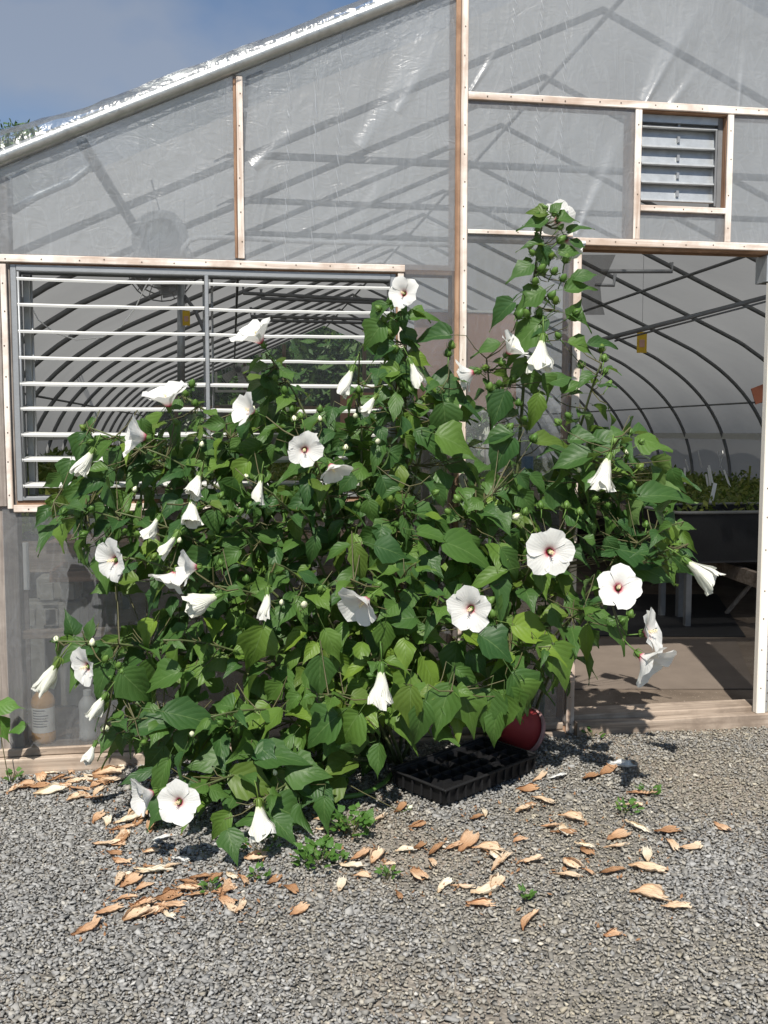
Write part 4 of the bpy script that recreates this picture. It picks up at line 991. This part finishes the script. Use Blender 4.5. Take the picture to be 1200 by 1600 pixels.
# ---- flowers
def petal_mesh(k, th0, th1, wide, ruff, seed, mat, twist=0, rb=.035, infold=0):
    rnd = random.Random(seed*17+k); v = []; uv = []; f = []; Rn, Cn = 9, 7; r = rb; z = 0.0; ph = rnd.uniform(0,6); jl = rnd.uniform(.88,1.08); jt = rnd.uniform(-.14,.14)
    path = []
    for i in range(Rn):
        s = i/(Rn-1); th = th0+(th1-th0)*(s**.75)+jt*s
        path.append((r, z)); r += math.sin(th)*jl/(Rn-1); z += math.cos(th)*jl/(Rn-1)
    for i, (r, z) in enumerate(path):
        s = i/(Rn-1); w = wide*(.10+.95*math.sin(math.pi*(.60*s+.02)))
        for j in range(Cn):
            c = -1+2*j/(Cn-1); ss = s
            ang = 2*math.pi*k/5 + c*min(w/max(r,.03), 1.05 if th1 < .7 else .80) + twist*s
            back = .16*s*s*abs(c)**2.2*(1+.2*math.sin(ph+c*3)) + .030*s**4*math.sin(c*8+ph)      # rounded, notched end
            th = th0+(th1-th0)*(s**.75)
            rr = r-back*math.sin(th)+.020*c*(.2+s)+ruff*s**2.2*math.sin(6.5*c+ph)*math.cos(th)-infold*s**6*(.5+.5*math.sin(ph*3+c*4))
            zz = z-back*math.cos(th)+ruff*s**2.2*math.sin(6.5*c+ph)*math.sin(th)+.012*math.sin(k*2.5)
            kn = (.13 if th1 < .7 else .07)*s*(1-.0*s); q = Vector((rr*math.cos(ang), rr*math.sin(ang), zz)); q += Vector((noise.noise((q.x*3.2+seed,q.y*3.2,q.z*2.4)), noise.noise((q.y*3.2,q.z*2.4+seed,q.x*3.2)), noise.noise((q.z*3,q.x*3,q.y*3+seed))))*kn
            v.append(tuple(q)); uv.append((s,.5+.5*c))
    for i in range(Rn-1):
        for j in range(Cn-1): a = i*Cn+j; f.append((a,a+1,a+Cn+1,a+Cn))
    m = mesh('petal', v, f, mat, True); u = m.uv_layers.new(name='UVMap')
    for lp_ in m.loops: u.data[lp_.index].uv = uv[lp_.vertex_index]
    return m
def stamen_mesh():
    mb = MB(); mb.tube([(0,0,.0),(.005,0,.2),(.0,.01,.40),(.01,.02,.52)], [.030,.026,.020,.012], 7)
    for k in range(26):
        a = k*2.4; z = .14+.015*k; mb.tube([(0,0,z),(.075*math.cos(a),.075*math.sin(a),z+.03)], [.006,.013], 4)
    return mesh('stamen', mb.v, mb.f, M['stamen'], True)
def calyx_mesh(L_):
    mb = MB(); n = 10; prof = [(.012,-.10),(.055,-.08),(.085,.0),(.10,.10),(.085,.20)]
    v = []
    for i, (r_, z) in enumerate(prof):
        for k in range(n): rr = r_*(1 if k % 2 == 0 else (1-.05*i)); v.append((rr*math.cos(2*math.pi*k/n), rr*math.sin(2*math.pi*k/n), z*L_+(.08*L_ if i == 4 and k % 2 == 0 else 0)))
    mb.add(v, [(i*n+k,i*n+(k+1)%n,(i+1)*n+(k+1)%n,(i+1)*n+k) for i in range(4) for k in range(n)])
    for k in range(9):
        a = 2*math.pi*k/9; d = Vector((math.cos(a),math.sin(a),0)); mb.tube([d*.03+Vector((0,0,-.09*L_)), d*.12+Vector((0,0,-.04)), d*.15+Vector((0,0,.10))], [.010,.012,.003], 3)
    mb.tube([(0,0,-.09*L_),(0,.02,-.34),(.01,.05,-.55)], [.022,.018,.016], 6)
    m = mesh('calyx', mb.v, mb.f, M['calyx'], True); u = m.uv_layers.new(name='UVMap'); u.data.foreach_set('uv', [.3]*(len(m.loops)*2)); return m
STAM = stamen_mesh(); CALY = calyx_mesh(1.0)
KIND = {'open': (.55,1.62,.56,.035,0,0), 'wide': (.7,1.75,.56,.04,0,0), 'cup': (.40,1.18,.56,.04,0,0), 'bell': (.20,.40,.36,.075,.5,.12), 'furl': (.10,.28,.28,.05,.9,.16)}
PETS = {}
for kd, (a, b, w, ru, twi, inf) in KIND.items():
    for sd in range(6):
        PETS[kd, sd] = [petal_mesh(k, a, b, w, ru, sd*5+len(kd)+1, M['petal'] if kd in ('open','wide','cup') else M['bell'], twi, .035 if kd in ('open','wide','cup') else .055, inf) for k in range(5)]
# x, y (throat), length of a petal in pixels, kind, facing (right, up, to the camera)
FLOW = [(633,460,30,'open',(-.35,.10,.9),-.44),(412,540,44,'cup',(-.45,.75,.35),-.48),(476,702,34,'open',(.05,-.10,1),-.72),(514,722,34,'cup',(.3,-.5,.3),-.64),
 (186,874,42,'open',(-.60,-.05,.8),-.80),(312,886,38,'cup',(-.85,.05,.45),-.82),(345,930,48,'bell',(-.95,-.30,.25),-.86),(578,932,46,'cup',(-.55,-.45,.6),-.90),
 (738,950,44,'open',(-.35,.0,.95),-.94),(858,862,44,'wide',(.05,.05,1),-.82),(965,920,40,'wide',(-.12,.35,.95),-.92),(1002,990,48,'open',(.80,.25,.42),-.92),(996,1020,50,'cup',(.62,-.50,.55),-.94),
 (1070,874,52,'bell',(.75,-.62,.15),-.84),(952,712,52,'bell',(-.30,-.92,.2),-.78),(596,1040,58,'bell',(-.02,-1,.15),-.94),(143,1040,38,'open',(-.60,-.05,.75),-.80),(92,1032,52,'furl',(-.50,-.85,.1),-.78),
 (165,1085,38,'furl',(-.45,-.75,.25),-.84),(282,1252,42,'open',(-.12,.22,.95),-1.08),(244,1236,40,'cup',(-.75,-.15,.5),-1.04),(404,1252,50,'bell',(.15,-.97,.2),-1.05),
 (265,640,44,'cup',(-.15,.72,.30),-.50),(234,684,42,'cup',(-.85,.12,.3),-.60),(145,703,42,'bell',(-.45,-.80,.2),-.60),(312,740,36,'bell',(-.20,-.80,.4),-.72),(300,780,42,'bell',(.05,-.90,.5),-.72),
 (408,744,36,'furl',(-.10,-.90,.2),-.74),(250,806,36,'furl',(-.45,-.80,.2),-.70),(278,832,40,'furl',(-.55,-.80,.2),-.76),(276,890,36,'cup',(-.4,-.7,.3),-.76),(418,920,42,'furl',(-.05,-.95,.2),-.84),
 (552,574,42,'furl',(-.38,-.90,.15),-.52),(588,618,34,'furl',(-.50,-.70,.3),-.54),(640,562,38,'furl',(.35,-.85,.15),-.50),(848,526,50,'bell',(-.10,-.97,.15),-.42),(790,556,36,'cup',(.3,.35,.2),-.36),
 (872,345,36,'cup',(.1,.25,-.6),-.30),(882,370,34,'cup',(.35,-.5,-.4),-.30),(400,645,34,'cup',(-.25,.1,.2),-.52),(745,580,36,'cup',(-.8,-.3,-.1),-.36),(150,1160,30,'furl',(-.35,-.7,.2),-.74)]
for i, (x, y, ln, kd, fc, Y_) in enumerate(FLOW):
    p = P(x, y, Y_); g = gz(p.x,p.y)+.05
    if p.z < g: p = GG(x, y, .06)
    p = p-(p-cC).normalized()*.05; ax = view_vec(fc); s_ = ln*depth(p)/FPX*{'bell':1.18,'furl':1.18,'cup':1.12}.get(kd,1.0)
    up = Vector((0,0,1)) if abs(ax.z) < .9 else Vector((0,1,0)); xx = up.cross(ax).normalized(); yy = ax.cross(xx); a = random.uniform(0,6.28)
    m3 = Matrix((xx*math.cos(a)+yy*math.sin(a), yy*math.cos(a)-xx*math.sin(a), ax)).transposed()
    fo = mk('flower', None, bush); m4 = m3.to_4x4(); m4.translation = loc(p); fo.matrix_local = m4 @ Matrix.Scale(s_, 4)
    for me in PETS[kd, (i*5+i//6) % 6]: mk('petal', me, fo)
    mk('calyx', CALY, fo)
    if kd in ('open','wide','cup'): mk('stamen', STAM, fo)
    twig(p-ax*s_*.5, .003)
# ---- buds
def bud_mesh(white):
    mb = MB(); n = 8
    prof = [(.02,-.5),(.26,-.36),(.40,-.05),(.36,.28),(.20,.55),(.03,.72)]
    v = [(r_*(1+.10*(k % 2))*math.cos(2*math.pi*k/n+.25*i), r_*(1+.10*(k % 2))*math.sin(2*math.pi*k/n+.25*i), z) for i, (r_, z) in enumerate(prof) for k in range(n)]
    mb.add(v, [(i*n+k,i*n+(k+1)%n,(i+1)*n+(k+1)%n,(i+1)*n+k) for i in range(5) for k in range(n)])
    for k in range(9):
        a = 2*math.pi*k/9; d = Vector((math.cos(a),math.sin(a),0)); mb.tube([d*.12+Vector((0,0,-.46)), d*.52+Vector((0,0,-.16)), d*.60+Vector((0,0,.34))], [.045,.05,.008], 3)
    mb.tube([(0,0,-.45),(.05,.0,-1.0),(.2,0,-1.7)], [.09,.07,.07], 5)
    m = mesh('bud', mb.v, mb.f, M['budgreen'], True); u = m.uv_layers.new(name='UVMap'); u.data.foreach_set('uv', [.3]*(len(m.loops)*2))
    if white: 
        m.materials.append(M['budwhite'])
        for q in m.polygons[8:40]: q.material_index = 1
    return m
BUD = [bud_mesh(False), bud_mesh(True)]
BUDS = [(852,325,9),(840,335,8),(866,335,8),(876,355,9),(840,358,10),(832,395,11),(876,375,13),(862,400,10),(884,405,13),(846,420,14),(866,424,12),(836,440,13),(880,435,12),(862,462,13),(868,470,12),(842,488,13),(812,492,14),(822,490,14),(900,488,12),(872,525,11),(852,505,10),(705,540,12),(700,552,12),(758,575,12),(748,580,10),(784,568,11),(780,600,12),(802,592,11),(765,605,12),(810,630,10),(796,668,12),(834,685,12),(820,655,10),(908,570,12),(940,545,11),(944,560,12),(946,580,11),(952,600,10),(888,650,12),(872,660,11),(960,690,11),(985,675,10),(1002,690,10),(612,470,11),(600,500,11),(608,520,12),(618,545,11),(592,482,10),(630,600,12),(640,610,10),(560,610,11),(568,600,9),(430,590,10),(445,610,11),(455,640,11),(470,650,10),(500,640,10),(300,600,12),(290,615,10),(305,630,10),(275,660,10),(130,668,9),(140,690,9),(100,800,13),(122,805,13),(142,795,12),(85,785,9),(130,835,12),(215,835,12),(240,870,11),(195,830,10),(285,830,10),(345,775,11),(375,800,11),(390,790,10),(350,800,10),(420,800,10),(330,835,12),(345,880,10),(385,905,10),(500,920,11),(590,915,12),(745,930,14),(765,940,14),(752,960,12),(770,960,12),(715,780,12),(700,800,11),(640,790,12),(820,800,11),(845,790,11),(885,790,12),(905,800,11),(930,780,11),(950,790,10),(985,760,11),(1000,730,11),(1010,820,10),(1060,850,11),(1055,862,10),(985,960,11),(972,970,10),(165,1030,12),(185,1040,12),(175,1060,11),(190,1050,10),(200,1150,12),(225,1160,11),(350,1115,10),(345,1130,10),(585,1040,11),(580,1055,10),(610,780,10),(560,790,10),(620,820,9),(680,770,11)]
WBUD = [(980,706,9),(300,1147,9),(440,942,9),(475,945,12),(88,1000,11),(144,1005,11),(165,1140,12),(805,808,11),(210,765,8),(315,695,8),(385,745,9),(280,845,8),(905,735,8),(460,655,9),(450,640,8),(500,655,8),(395,640,8),(540,700,9),(590,690,9),(640,1262,7),(430,1208,8),(555,650,8)]
for w_, lst in ((0,BUDS),(1,WBUD)):
    for x, y, s_ in lst:
        Y_ = yfront(x, y)-.06 if y > 640 else (-.40 if x > 560 else -.46); Y_ = grounded(x, y, Y_); p = P(x, y, Y_); p.z = max(p.z, gz(p.x,p.y)+.04)
        q = np.array(p); i = int(np.linalg.norm(SP-q, axis=1).argmin()); ax = (p-Vector(SP[i])); ax = (ax.normalized()*.6+Vector((random.gauss(0,.3),random.gauss(0,.3),.7))).normalized()
        o = mk('bud', BUD[w_], bush); m4 = ax.to_track_quat('Z','Y').to_matrix().to_4x4(); m4.translation = loc(p); o.matrix_local = m4 @ Matrix.Scale(s_*1.1*depth(p)/FPX, 4)
        twig(p-ax*s_*1.9*depth(p)/FPX, .0018)
stuff(tw.build('twig', M['twig'], bush, True))

# ------------------------------------------------------------------ things on the ground
# black seedling tray
tc0 = GG(695,1264); tc1 = GG(840,1206); tc2 = GG(614,1232)
ux = (tc1-tc0); ux.z = 0; LX = ux.length; ux.normalize(); uy = Vector((-ux.y, ux.x, 0)); LY = LX*.52
t = thing('seedling_tray', 'black plastic seedling tray with empty cells on the gravel under the bush', 'tray', (tc0.x, tc0.y, gz(tc0.x,tc0.y)+.002)); t.rotation_euler = (RAD(1.5), 0, math.atan2(ux.y, ux.x))
H_ = .062
def trapezoid_wall(mb, l0, w0, l1, w1, z0, z1, cx, cy, th):
    def ring(l, w, z): return [(cx-l/2,cy-w/2,z),(cx+l/2,cy-w/2,z),(cx+l/2,cy+w/2,z),(cx-l/2,cy+w/2,z)]
    v = ring(l0,w0,z0)+ring(l1,w1,z1)+ring(l1-th*2,w1-th*2,z1)+ring(l0-th*2,w0-th*2,z0+th)
    mb.add(v, [(0,1,5,4),(1,2,6,5),(2,3,7,6),(3,0,4,7),(4,5,9,8),(5,6,10,9),(6,7,11,10),(7,4,8,11),(8,9,13,12),(9,10,14,13),(10,11,15,14),(11,8,12,15),(12,13,14,15),(3,2,1,0)])
mb = MB(); trapezoid_wall(mb, LX*.93, LY*.88, LX*.99, LY*.98, 0, H_, LX/2, LY/2, .004); mb.build('shell', M['black'], t)
mb = MB()
for a, b in (((-.006,-.006,H_+.0005),(LX+.006,.006,H_+.008)),((-.006,LY-.006,H_+.0005),(LX+.006,LY+.006,H_+.008)),((-.006,.0065,H_+.0005),(.006,LY-.0065,H_+.008)),((LX-.006,.0065,H_+.0005),(LX+.006,LY-.0065,H_+.008))): mb.box(a, b, .002)
mb.build('rim', M['black'], t)
nxc, nyc = 9, 4
for i in range(nxc):
    for j in range(nyc):
        cx = .02+(LX-.04)*(i+.5)/nxc; cy_ = .02+(LY-.04)*(j+.5)/nyc; mb = MB(); w, h = (LX-.04)/nxc-.003, (LY-.04)/nyc-.003
        trapezoid_wall(mb, w*.7, h*.7, w, h, .012, H_-.004, cx, cy_, .002); mb.build('cell', M['black'], t)
for k in range(12):
    x = LX*(k+.5)/12; MB().box((x-.004,-.0015,.012),(x+.004,.010,H_-.002),.001).build('rib', M['black'], t)
for k in range(6):
    y = LY*(k+.5)/6; MB().box((-.001,y-.004,.012),(.008,y+.004,H_-.002),.001).build('rib', M['black'], t)
# red pail lying on its side under the leaves
c = GG(800,1168); t = thing('red_pail', 'red plastic pail with scuffed pale rim tipped over beside the tray', 'pail', (c.x, c.y, gz(c.x,c.y)+.098)); t.scale = (.87,.87,.87); t.rotation_euler = view_vec((.62,-.42,-.45)).to_track_quat('Z','Y').to_euler()
mb = MB(); mb.lathe([(.001,-.125),(.078,-.12),(.085,-.11),(.104,.02),(.118,.10),(.112,.10),(.098,.02),(.078,-.10),(.001,-.105)], 32); mb.build('body', M['red'], t, True)
mb = MB(); mb.lathe([(.1185,.082),(.126,.086),(.127,.104),(.121,.110),(.112,.106)], 32); mb.build('rim', M['pinkrim'], t, True)
MB().tube([(.120*math.cos(a),.120*math.sin(a)*.2+.0,.09+.10*math.sin(a)) for a in np.linspace(0,math.pi,17)], .003, 5).build('handle', M['galv'], t, True)
# garden hose
hp = [(616,1222),(600,1228),(580,1240),(560,1247),(540,1250),(515,1248),(490,1240),(460,1228),(430,1215)]
pts = [GG(x, y)+Vector((0,0,.012+(.03 if i == 0 else 0))) for i, (x, y) in enumerate(hp)]
tag(MB().tube(pts, .0095, 10).build('garden_hose', M['hose'], None, True), 'green garden hose lying on the ground under the bush', 'hose')
# pale canes and pipes among the stems
for a, b in (((610,1075,-.35),(640,1165,-.30)),((622,1068,-.33),(650,1150,-.28)),((640,1150,-.4),(612,1090,-.36))):
    p, q = P(*a), P(*b); q.z = max(q.z,.01); tag(MB().tube([p,p.lerp(q,.5)+Vector((.003,0,0)),q], .0075, 7).build('cane', M['budwhite'], None, True), 'pale upright cane among the hibiscus stems near the tray', 'cane', 'canes in the bush')

# fallen blossoms: shrivelled and furled petals
def dry_mesh(seed, mat, flat, curl):
    """a limp corolla: a pleated, folded sheet, pinched at one end and ragged at the other"""
    rnd = random.Random(seed); v = []; uv = []; f = []; Rn, Cn = 11, 13; ph = rnd.uniform(0,9); bend = rnd.uniform(-.7,.7); wd = rnd.uniform(.15,.30)*(1.25 if curl > 1.6 else 1); lean = rnd.uniform(-.5,.5); npl = rnd.choice((2.5,3.5,4.5))
    tail = [rnd.uniform(-.16,.10) for _ in range(Cn)]
    for i in range(Rn):
        s = i/(Rn-1); w = wd*(.10+1.0*math.sin(math.pi*(.04+.72*s))**1.3)*(1+.25*noise.noise((s*3,seed,4)))
        for j in range(Cn):
            c = -1+2*j/(Cn-1); k = noise.noise((s*3.5+seed, c*1.6, ph)); k2 = noise.noise((s*8+seed, c*4, ph+3))
            a = c*(1.1+.75*curl)
            y = w*math.sin(a)/(1 if abs(a) < 1.57 else 1)*(1.0)+.045*k2; z = w*(1-math.cos(a))*.5*flat+.040*math.sin(c*npl*3.1+ph+s*1.5)*(.4+.6*s)
            x = (s-.5)+tail[j]*s**4+.03*k2
            v.append((x, y+bend*((s-.5)**2-.08)+lean*.1*s, max(0, z+.10*k+.06*k2+.10*max(0,noise.noise((s*2.2,seed,8))))+.010+.02*s)); uv.append((min(1,max(0,s*.9+.12*k+.05)), .5+.5*c))
    for i in range(Rn-1):
        for j in range(Cn-1): a = i*Cn+j; f.append((a,a+1,a+Cn+1,a+Cn))
    m = mesh('fallen_blossom', v, f, mat, True); u = m.uv_layers.new(name='UVMap')
    for lp_ in m.loops: u.data[lp_.index].uv = uv[lp_.vertex_index]
    return m
DRY = {}
for nm in ('tan','orange','brown','cream','white'):
    DRY[nm] = [dry_mesh(k*7+len(nm), M['dry_'+nm], (.5 if nm in ('brown','orange') else .8), (1.5,.3,2.0,.9,.1,1.7,.6,1.2,.2,.8)[k]) for k in range(10)]
LIT = [(77,1238,50,5,'cream'),(37,1228,40,12,'orange'),(63,1212,34,-60,'orange'),(107,1199,36,30,'orange'),(137,1197,44,-8,'cream'),(167,1208,42,0,'tan'),(172,1218,42,-6,'tan'),(117,1221,36,10,'tan'),(124,1232,34,-5,'orange'),(117,1247,34,15,'tan'),(131,1241,30,-30,'tan'),(153,1236,34,40,'tan'),(147,1246,30,5,'orange'),(95,1228,30,-15,'orange'),(200,1188,34,20,'orange'),(186,1196,30,-30,'cream'),
(168,1283,26,95,'cream'),(200,1282,38,8,'cream'),(190,1294,34,4,'orange'),(153,1277,28,30,'orange'),(213,1266,38,40,'tan'),(237,1290,34,70,'orange'),(163,1318,40,-5,'tan'),(191,1310,32,75,'brown'),(178,1332,32,-20,'brown'),(187,1345,42,-25,'orange'),(187,1373,32,60,'tan'),(204,1377,46,30,'orange'),(240,1361,48,5,'cream'),(262,1355,34,15,'tan'),(282,1343,30,-20,'white'),(253,1310,36,10,'white'),(197,1402,34,5,'orange'),(222,1413,40,10,'orange'),(213,1430,52,25,'tan'),(230,1428,36,12,'tan'),(170,1422,40,8,'orange'),(265,1414,44,-5,'orange'),(137,1450,50,25,'orange'),(262,1402,40,10,'brown'),(307,1397,38,10,'orange'),(353,1388,40,65,'orange'),(352,1406,34,-50,'orange'),(377,1417,36,55,'tan'),(312,1370,40,5,'brown'),(335,1372,34,20,'brown'),(292,1377,30,-15,'brown'),
(510,1296,32,-5,'cream'),(550,1352,42,-8,'cream'),(564,1335,40,25,'orange'),(587,1338,30,50,'tan'),(533,1381,30,75,'cream'),(468,1422,44,30,'orange'),(428,1375,30,30,'brown'),(455,1388,30,-40,'brown'),(652,1364,44,-60,'orange'),(623,1398,34,-70,'brown'),(592,1279,32,30,'tan'),(626,1262,28,40,'brown'),(652,1290,30,10,'brown'),(680,1327,34,40,'brown'),(657,1321,30,30,'brown'),(400,1340,36,0,'tan'),
(757,1270,28,110,'cream'),(745,1276,30,20,'brown'),(818,1264,34,20,'tan'),(849,1250,40,-30,'tan'),(894,1278,42,-18,'tan'),(824,1233,36,-5,'brown'),(730,1316,40,50,'orange'),(763,1326,46,-15,'tan'),(788,1341,36,40,'tan'),(829,1345,36,0,'tan'),(811,1312,26,5,'orange'),(883,1367,48,-18,'tan'),(892,1350,34,-40,'tan'),(993,1291,44,-30,'cream'),(1011,1335,32,95,'cream'),(1011,1356,54,-14,'tan'),(1051,1320,36,-55,'tan'),(1080,1323,34,-5,'tan'),(1042,1298,40,0,'brown'),(1126,1291,30,-40,'orange'),(1015,1398,52,-22,'tan'),(1056,1417,48,-8,'tan'),(694,1384,42,35,'cream'),(722,1385,38,-15,'tan'),(759,1393,54,12,'cream'),(750,1413,44,-8,'orange'),(775,1380,30,60,'tan'),(824,1439,46,55,'orange'),(957,1460,32,0,'orange'),(871,1213,34,5,'white'),(970,1194,40,-10,'white'),(923,1213,36,20,'brown'),(948,1204,34,30,'brown'),(1004,1239,40,-5,'orange'),(988,1258,32,-10,'tan'),(966,1306,44,15,'orange'),(961,1322,36,-5,'tan'),(915,1330,36,-50,'brown'),(880,1300,40,-15,'brown'),(955,1360,44,5,'brown'),(920,1362,30,-40,'orange'),(120,1195,30,60,'orange'),(90,1215,30,20,'brown'),(150,1225,28,20,'orange')]
xr = random.Random(11)
for cx, cy, sx, sy, n in ((130,1222,60,16,9),(200,1300,34,26,6),(230,1390,60,34,9),(330,1390,50,18,6),(620,1330,60,40,6),(860,1300,90,40,7)):
    for _ in range(n): LIT.append((xr.gauss(cx,sx), min(1470, max(1196+(max(0,cx-150)*.0), xr.gauss(cy,sy))), xr.uniform(22,40), xr.uniform(-70,70), xr.choice(('orange','orange','tan','tan','brown','cream'))))
COLW = {'tan': 'tan curled dry', 'orange': 'orange brown shrivelled', 'brown': 'dark brown rotted', 'cream': 'cream furled', 'white': 'white fallen'}
for k, (x, y, ln, a, nm) in enumerate(LIT):
    p = GG(x, y, .003); s_ = ln*depth(p)/FPX*random.uniform(.92,1.18)
    o = mk('fallen_blossom', DRY[nm][(k*3+k//10) % 10], None, p); a = RAD(a)
    q = GG(x+ln*.3*math.cos(a), y-ln*.3*math.sin(a)*.9); d = q-p; o.rotation_euler = (random.uniform(-.15,.15), random.uniform(-.08,.08), math.atan2(d.y, d.x)); e = min(1.5, max(1, .0+ (Vector((d.x,d.y)).length*FPX/depth(p))/(ln*.3)*.72)); o.scale = (s_*e, s_*random.uniform(.65,.95), s_*random.uniform(.5,.85))
    if x < 210 and y < 1255: where = 'heaped by the weathered sill board'
    elif x < 300: where = 'on the gravel at the bush corner away from the door'
    elif x < 500: where = 'on the gravel under the low front leaves of the bush'
    elif x < 660: where = 'on the gravel between the weeds and the black tray'
    elif y < 1275 and x < 900: where = 'in the tray shadow on the gravel'
    elif x < 860: where = 'on open gravel in front of the black tray'
    elif y < 1265: where = 'in the leaf shade before the doorway'
    else: where = 'on open gravel before the doorway'
    tag(o, f'{COLW[nm]} hibiscus blossom {where}', 'blossom', f'{COLW[nm]} blossoms {where}')
# small torn scraps between them
def scraps():
    n = 900; mb_c = [LIT[i] for i in rng.integers(0, len(LIT), n)]; pts = []
    for q in mb_c: p = GG(q[0]+random.gauss(0,24), q[1]+random.gauss(0,11)); pts.append((p.x,p.y,gz(p.x,p.y)+.003+random.random()*.003))
    pts = np.array([p for p in pts if p[1] < -.07]); n = len(pts); q = quads(pts, .009, n, 3.0); q[:,:,2] = np.maximum(q[:,:,2], pts[:,2:3]-.003)
    tag(stuff(mk('petal_scraps', q_mesh('petal_scraps', q, M['dry_brown']))), 'small brown scraps of dead petals strewn over the gravel', 'petal scraps')
scraps()
# weeds
WLEAF = leaf_mesh('weed_leaf', 'narrow', 31, M['weed']); WLEAF2 = leaf_mesh('weed_leaf', 'ovate', 32, M['weed'])
def weed(x, y, wpx, hpx, n, label, wide=False):
    p = GG(x, y); k = depth(p)/FPX; t = thing('weed', label, 'weed', p)
    for i in range(n):
        a = random.uniform(0,6.28); rr = wpx*k*.5*math.sqrt(random.random()); hh = random.uniform(.1,1)*hpx*k; c = Vector((rr*math.cos(a), rr*math.sin(a), hh*.8+.004)); c.z += gz(p.x+c.x,p.y+c.y)-gz(p.x,p.y)
        s_ = random.uniform(.6,1.1)*(.034 if wide else .026); td = Vector((math.cos(a), math.sin(a), random.uniform(.1,1.3))).normalized(); n_ = Vector((random.gauss(0,.4),random.gauss(0,.4)-.3,1))
        o = mk('leaf', WLEAF2 if wide else WLEAF, t); m4 = frame_mat(td, n_).to_4x4(); m4.translation = c; o.matrix_local = m4 @ Matrix.Scale(s_, 4)
    mb = MB()
    for i in range(6): a = i*1.05; mb.tube([(0,0,-.005),(wpx*k*.25*math.cos(a),wpx*k*.25*math.sin(a),hpx*k*.6)], .0012, 4, False)
    mb.build('stalk', M['twig'], t)
weed(500,1350,72,34,58,'leafy green weed clump in the gravel before the bush',True); weed(550,1305,62,44,54,'taller green weed clump beside the fallen cream blossom',True)
weed(400,1372,40,14,16,'small flat weed by the orange blossoms under the bush'); weed(330,1392,26,16,12,'tiny weed tuft among orange blossoms'); weed(605,1372,24,14,12,'tiny weed tuft near the brown petals before the tray'); weed(820,1404,26,10,12,'tiny weed tuft on bare gravel by the cream blossoms'); weed(975,1270,46,16,24,'thin grassy weed in the leaf shade before the doorway'); weed(1010,1240,34,12,14,'small grassy weed nearer the door threshold'); weed(405,1330,60,20,26,'fine leaved weed under the low white bell flower'); weed(925,1150,34,12,14,'small weed at the foot of the door post'); weed(20,1222,26,26,8,'small round leaved weed at the sill board',True)
p = GG(14,1222); t = thing('seedling', 'single newly sprouted seedling with a thin dark stem beside the left post', 'seedling', p); k = depth(p)/FPX
MB().tube([(0,0,0),(-.008,0,.06),(-.02,.0,.15),(-.035,0,.30)], [.0025,.002,.002,.0015], 5).build('stem', M['twig'], t, True)
for (x, y, ln, a) in ((14,1102,42,-2),(4,1140,42,-60),(25,1138,30,200)):
    q = P(x, y, p.y)-p; o = mk('leaf', WLEAF2, t); a = RAD(a); td = cR*math.cos(a)+Vector((0,0,1))*math.sin(a); n_ = Vector((0,-.5,.8)); m4 = frame_mat(td, n_-td*n_.dot(td)).to_4x4(); s_ = ln*k; m4.translation = q-td*s_*.45; o.matrix_local = m4 @ Matrix.Scale(s_, 4)
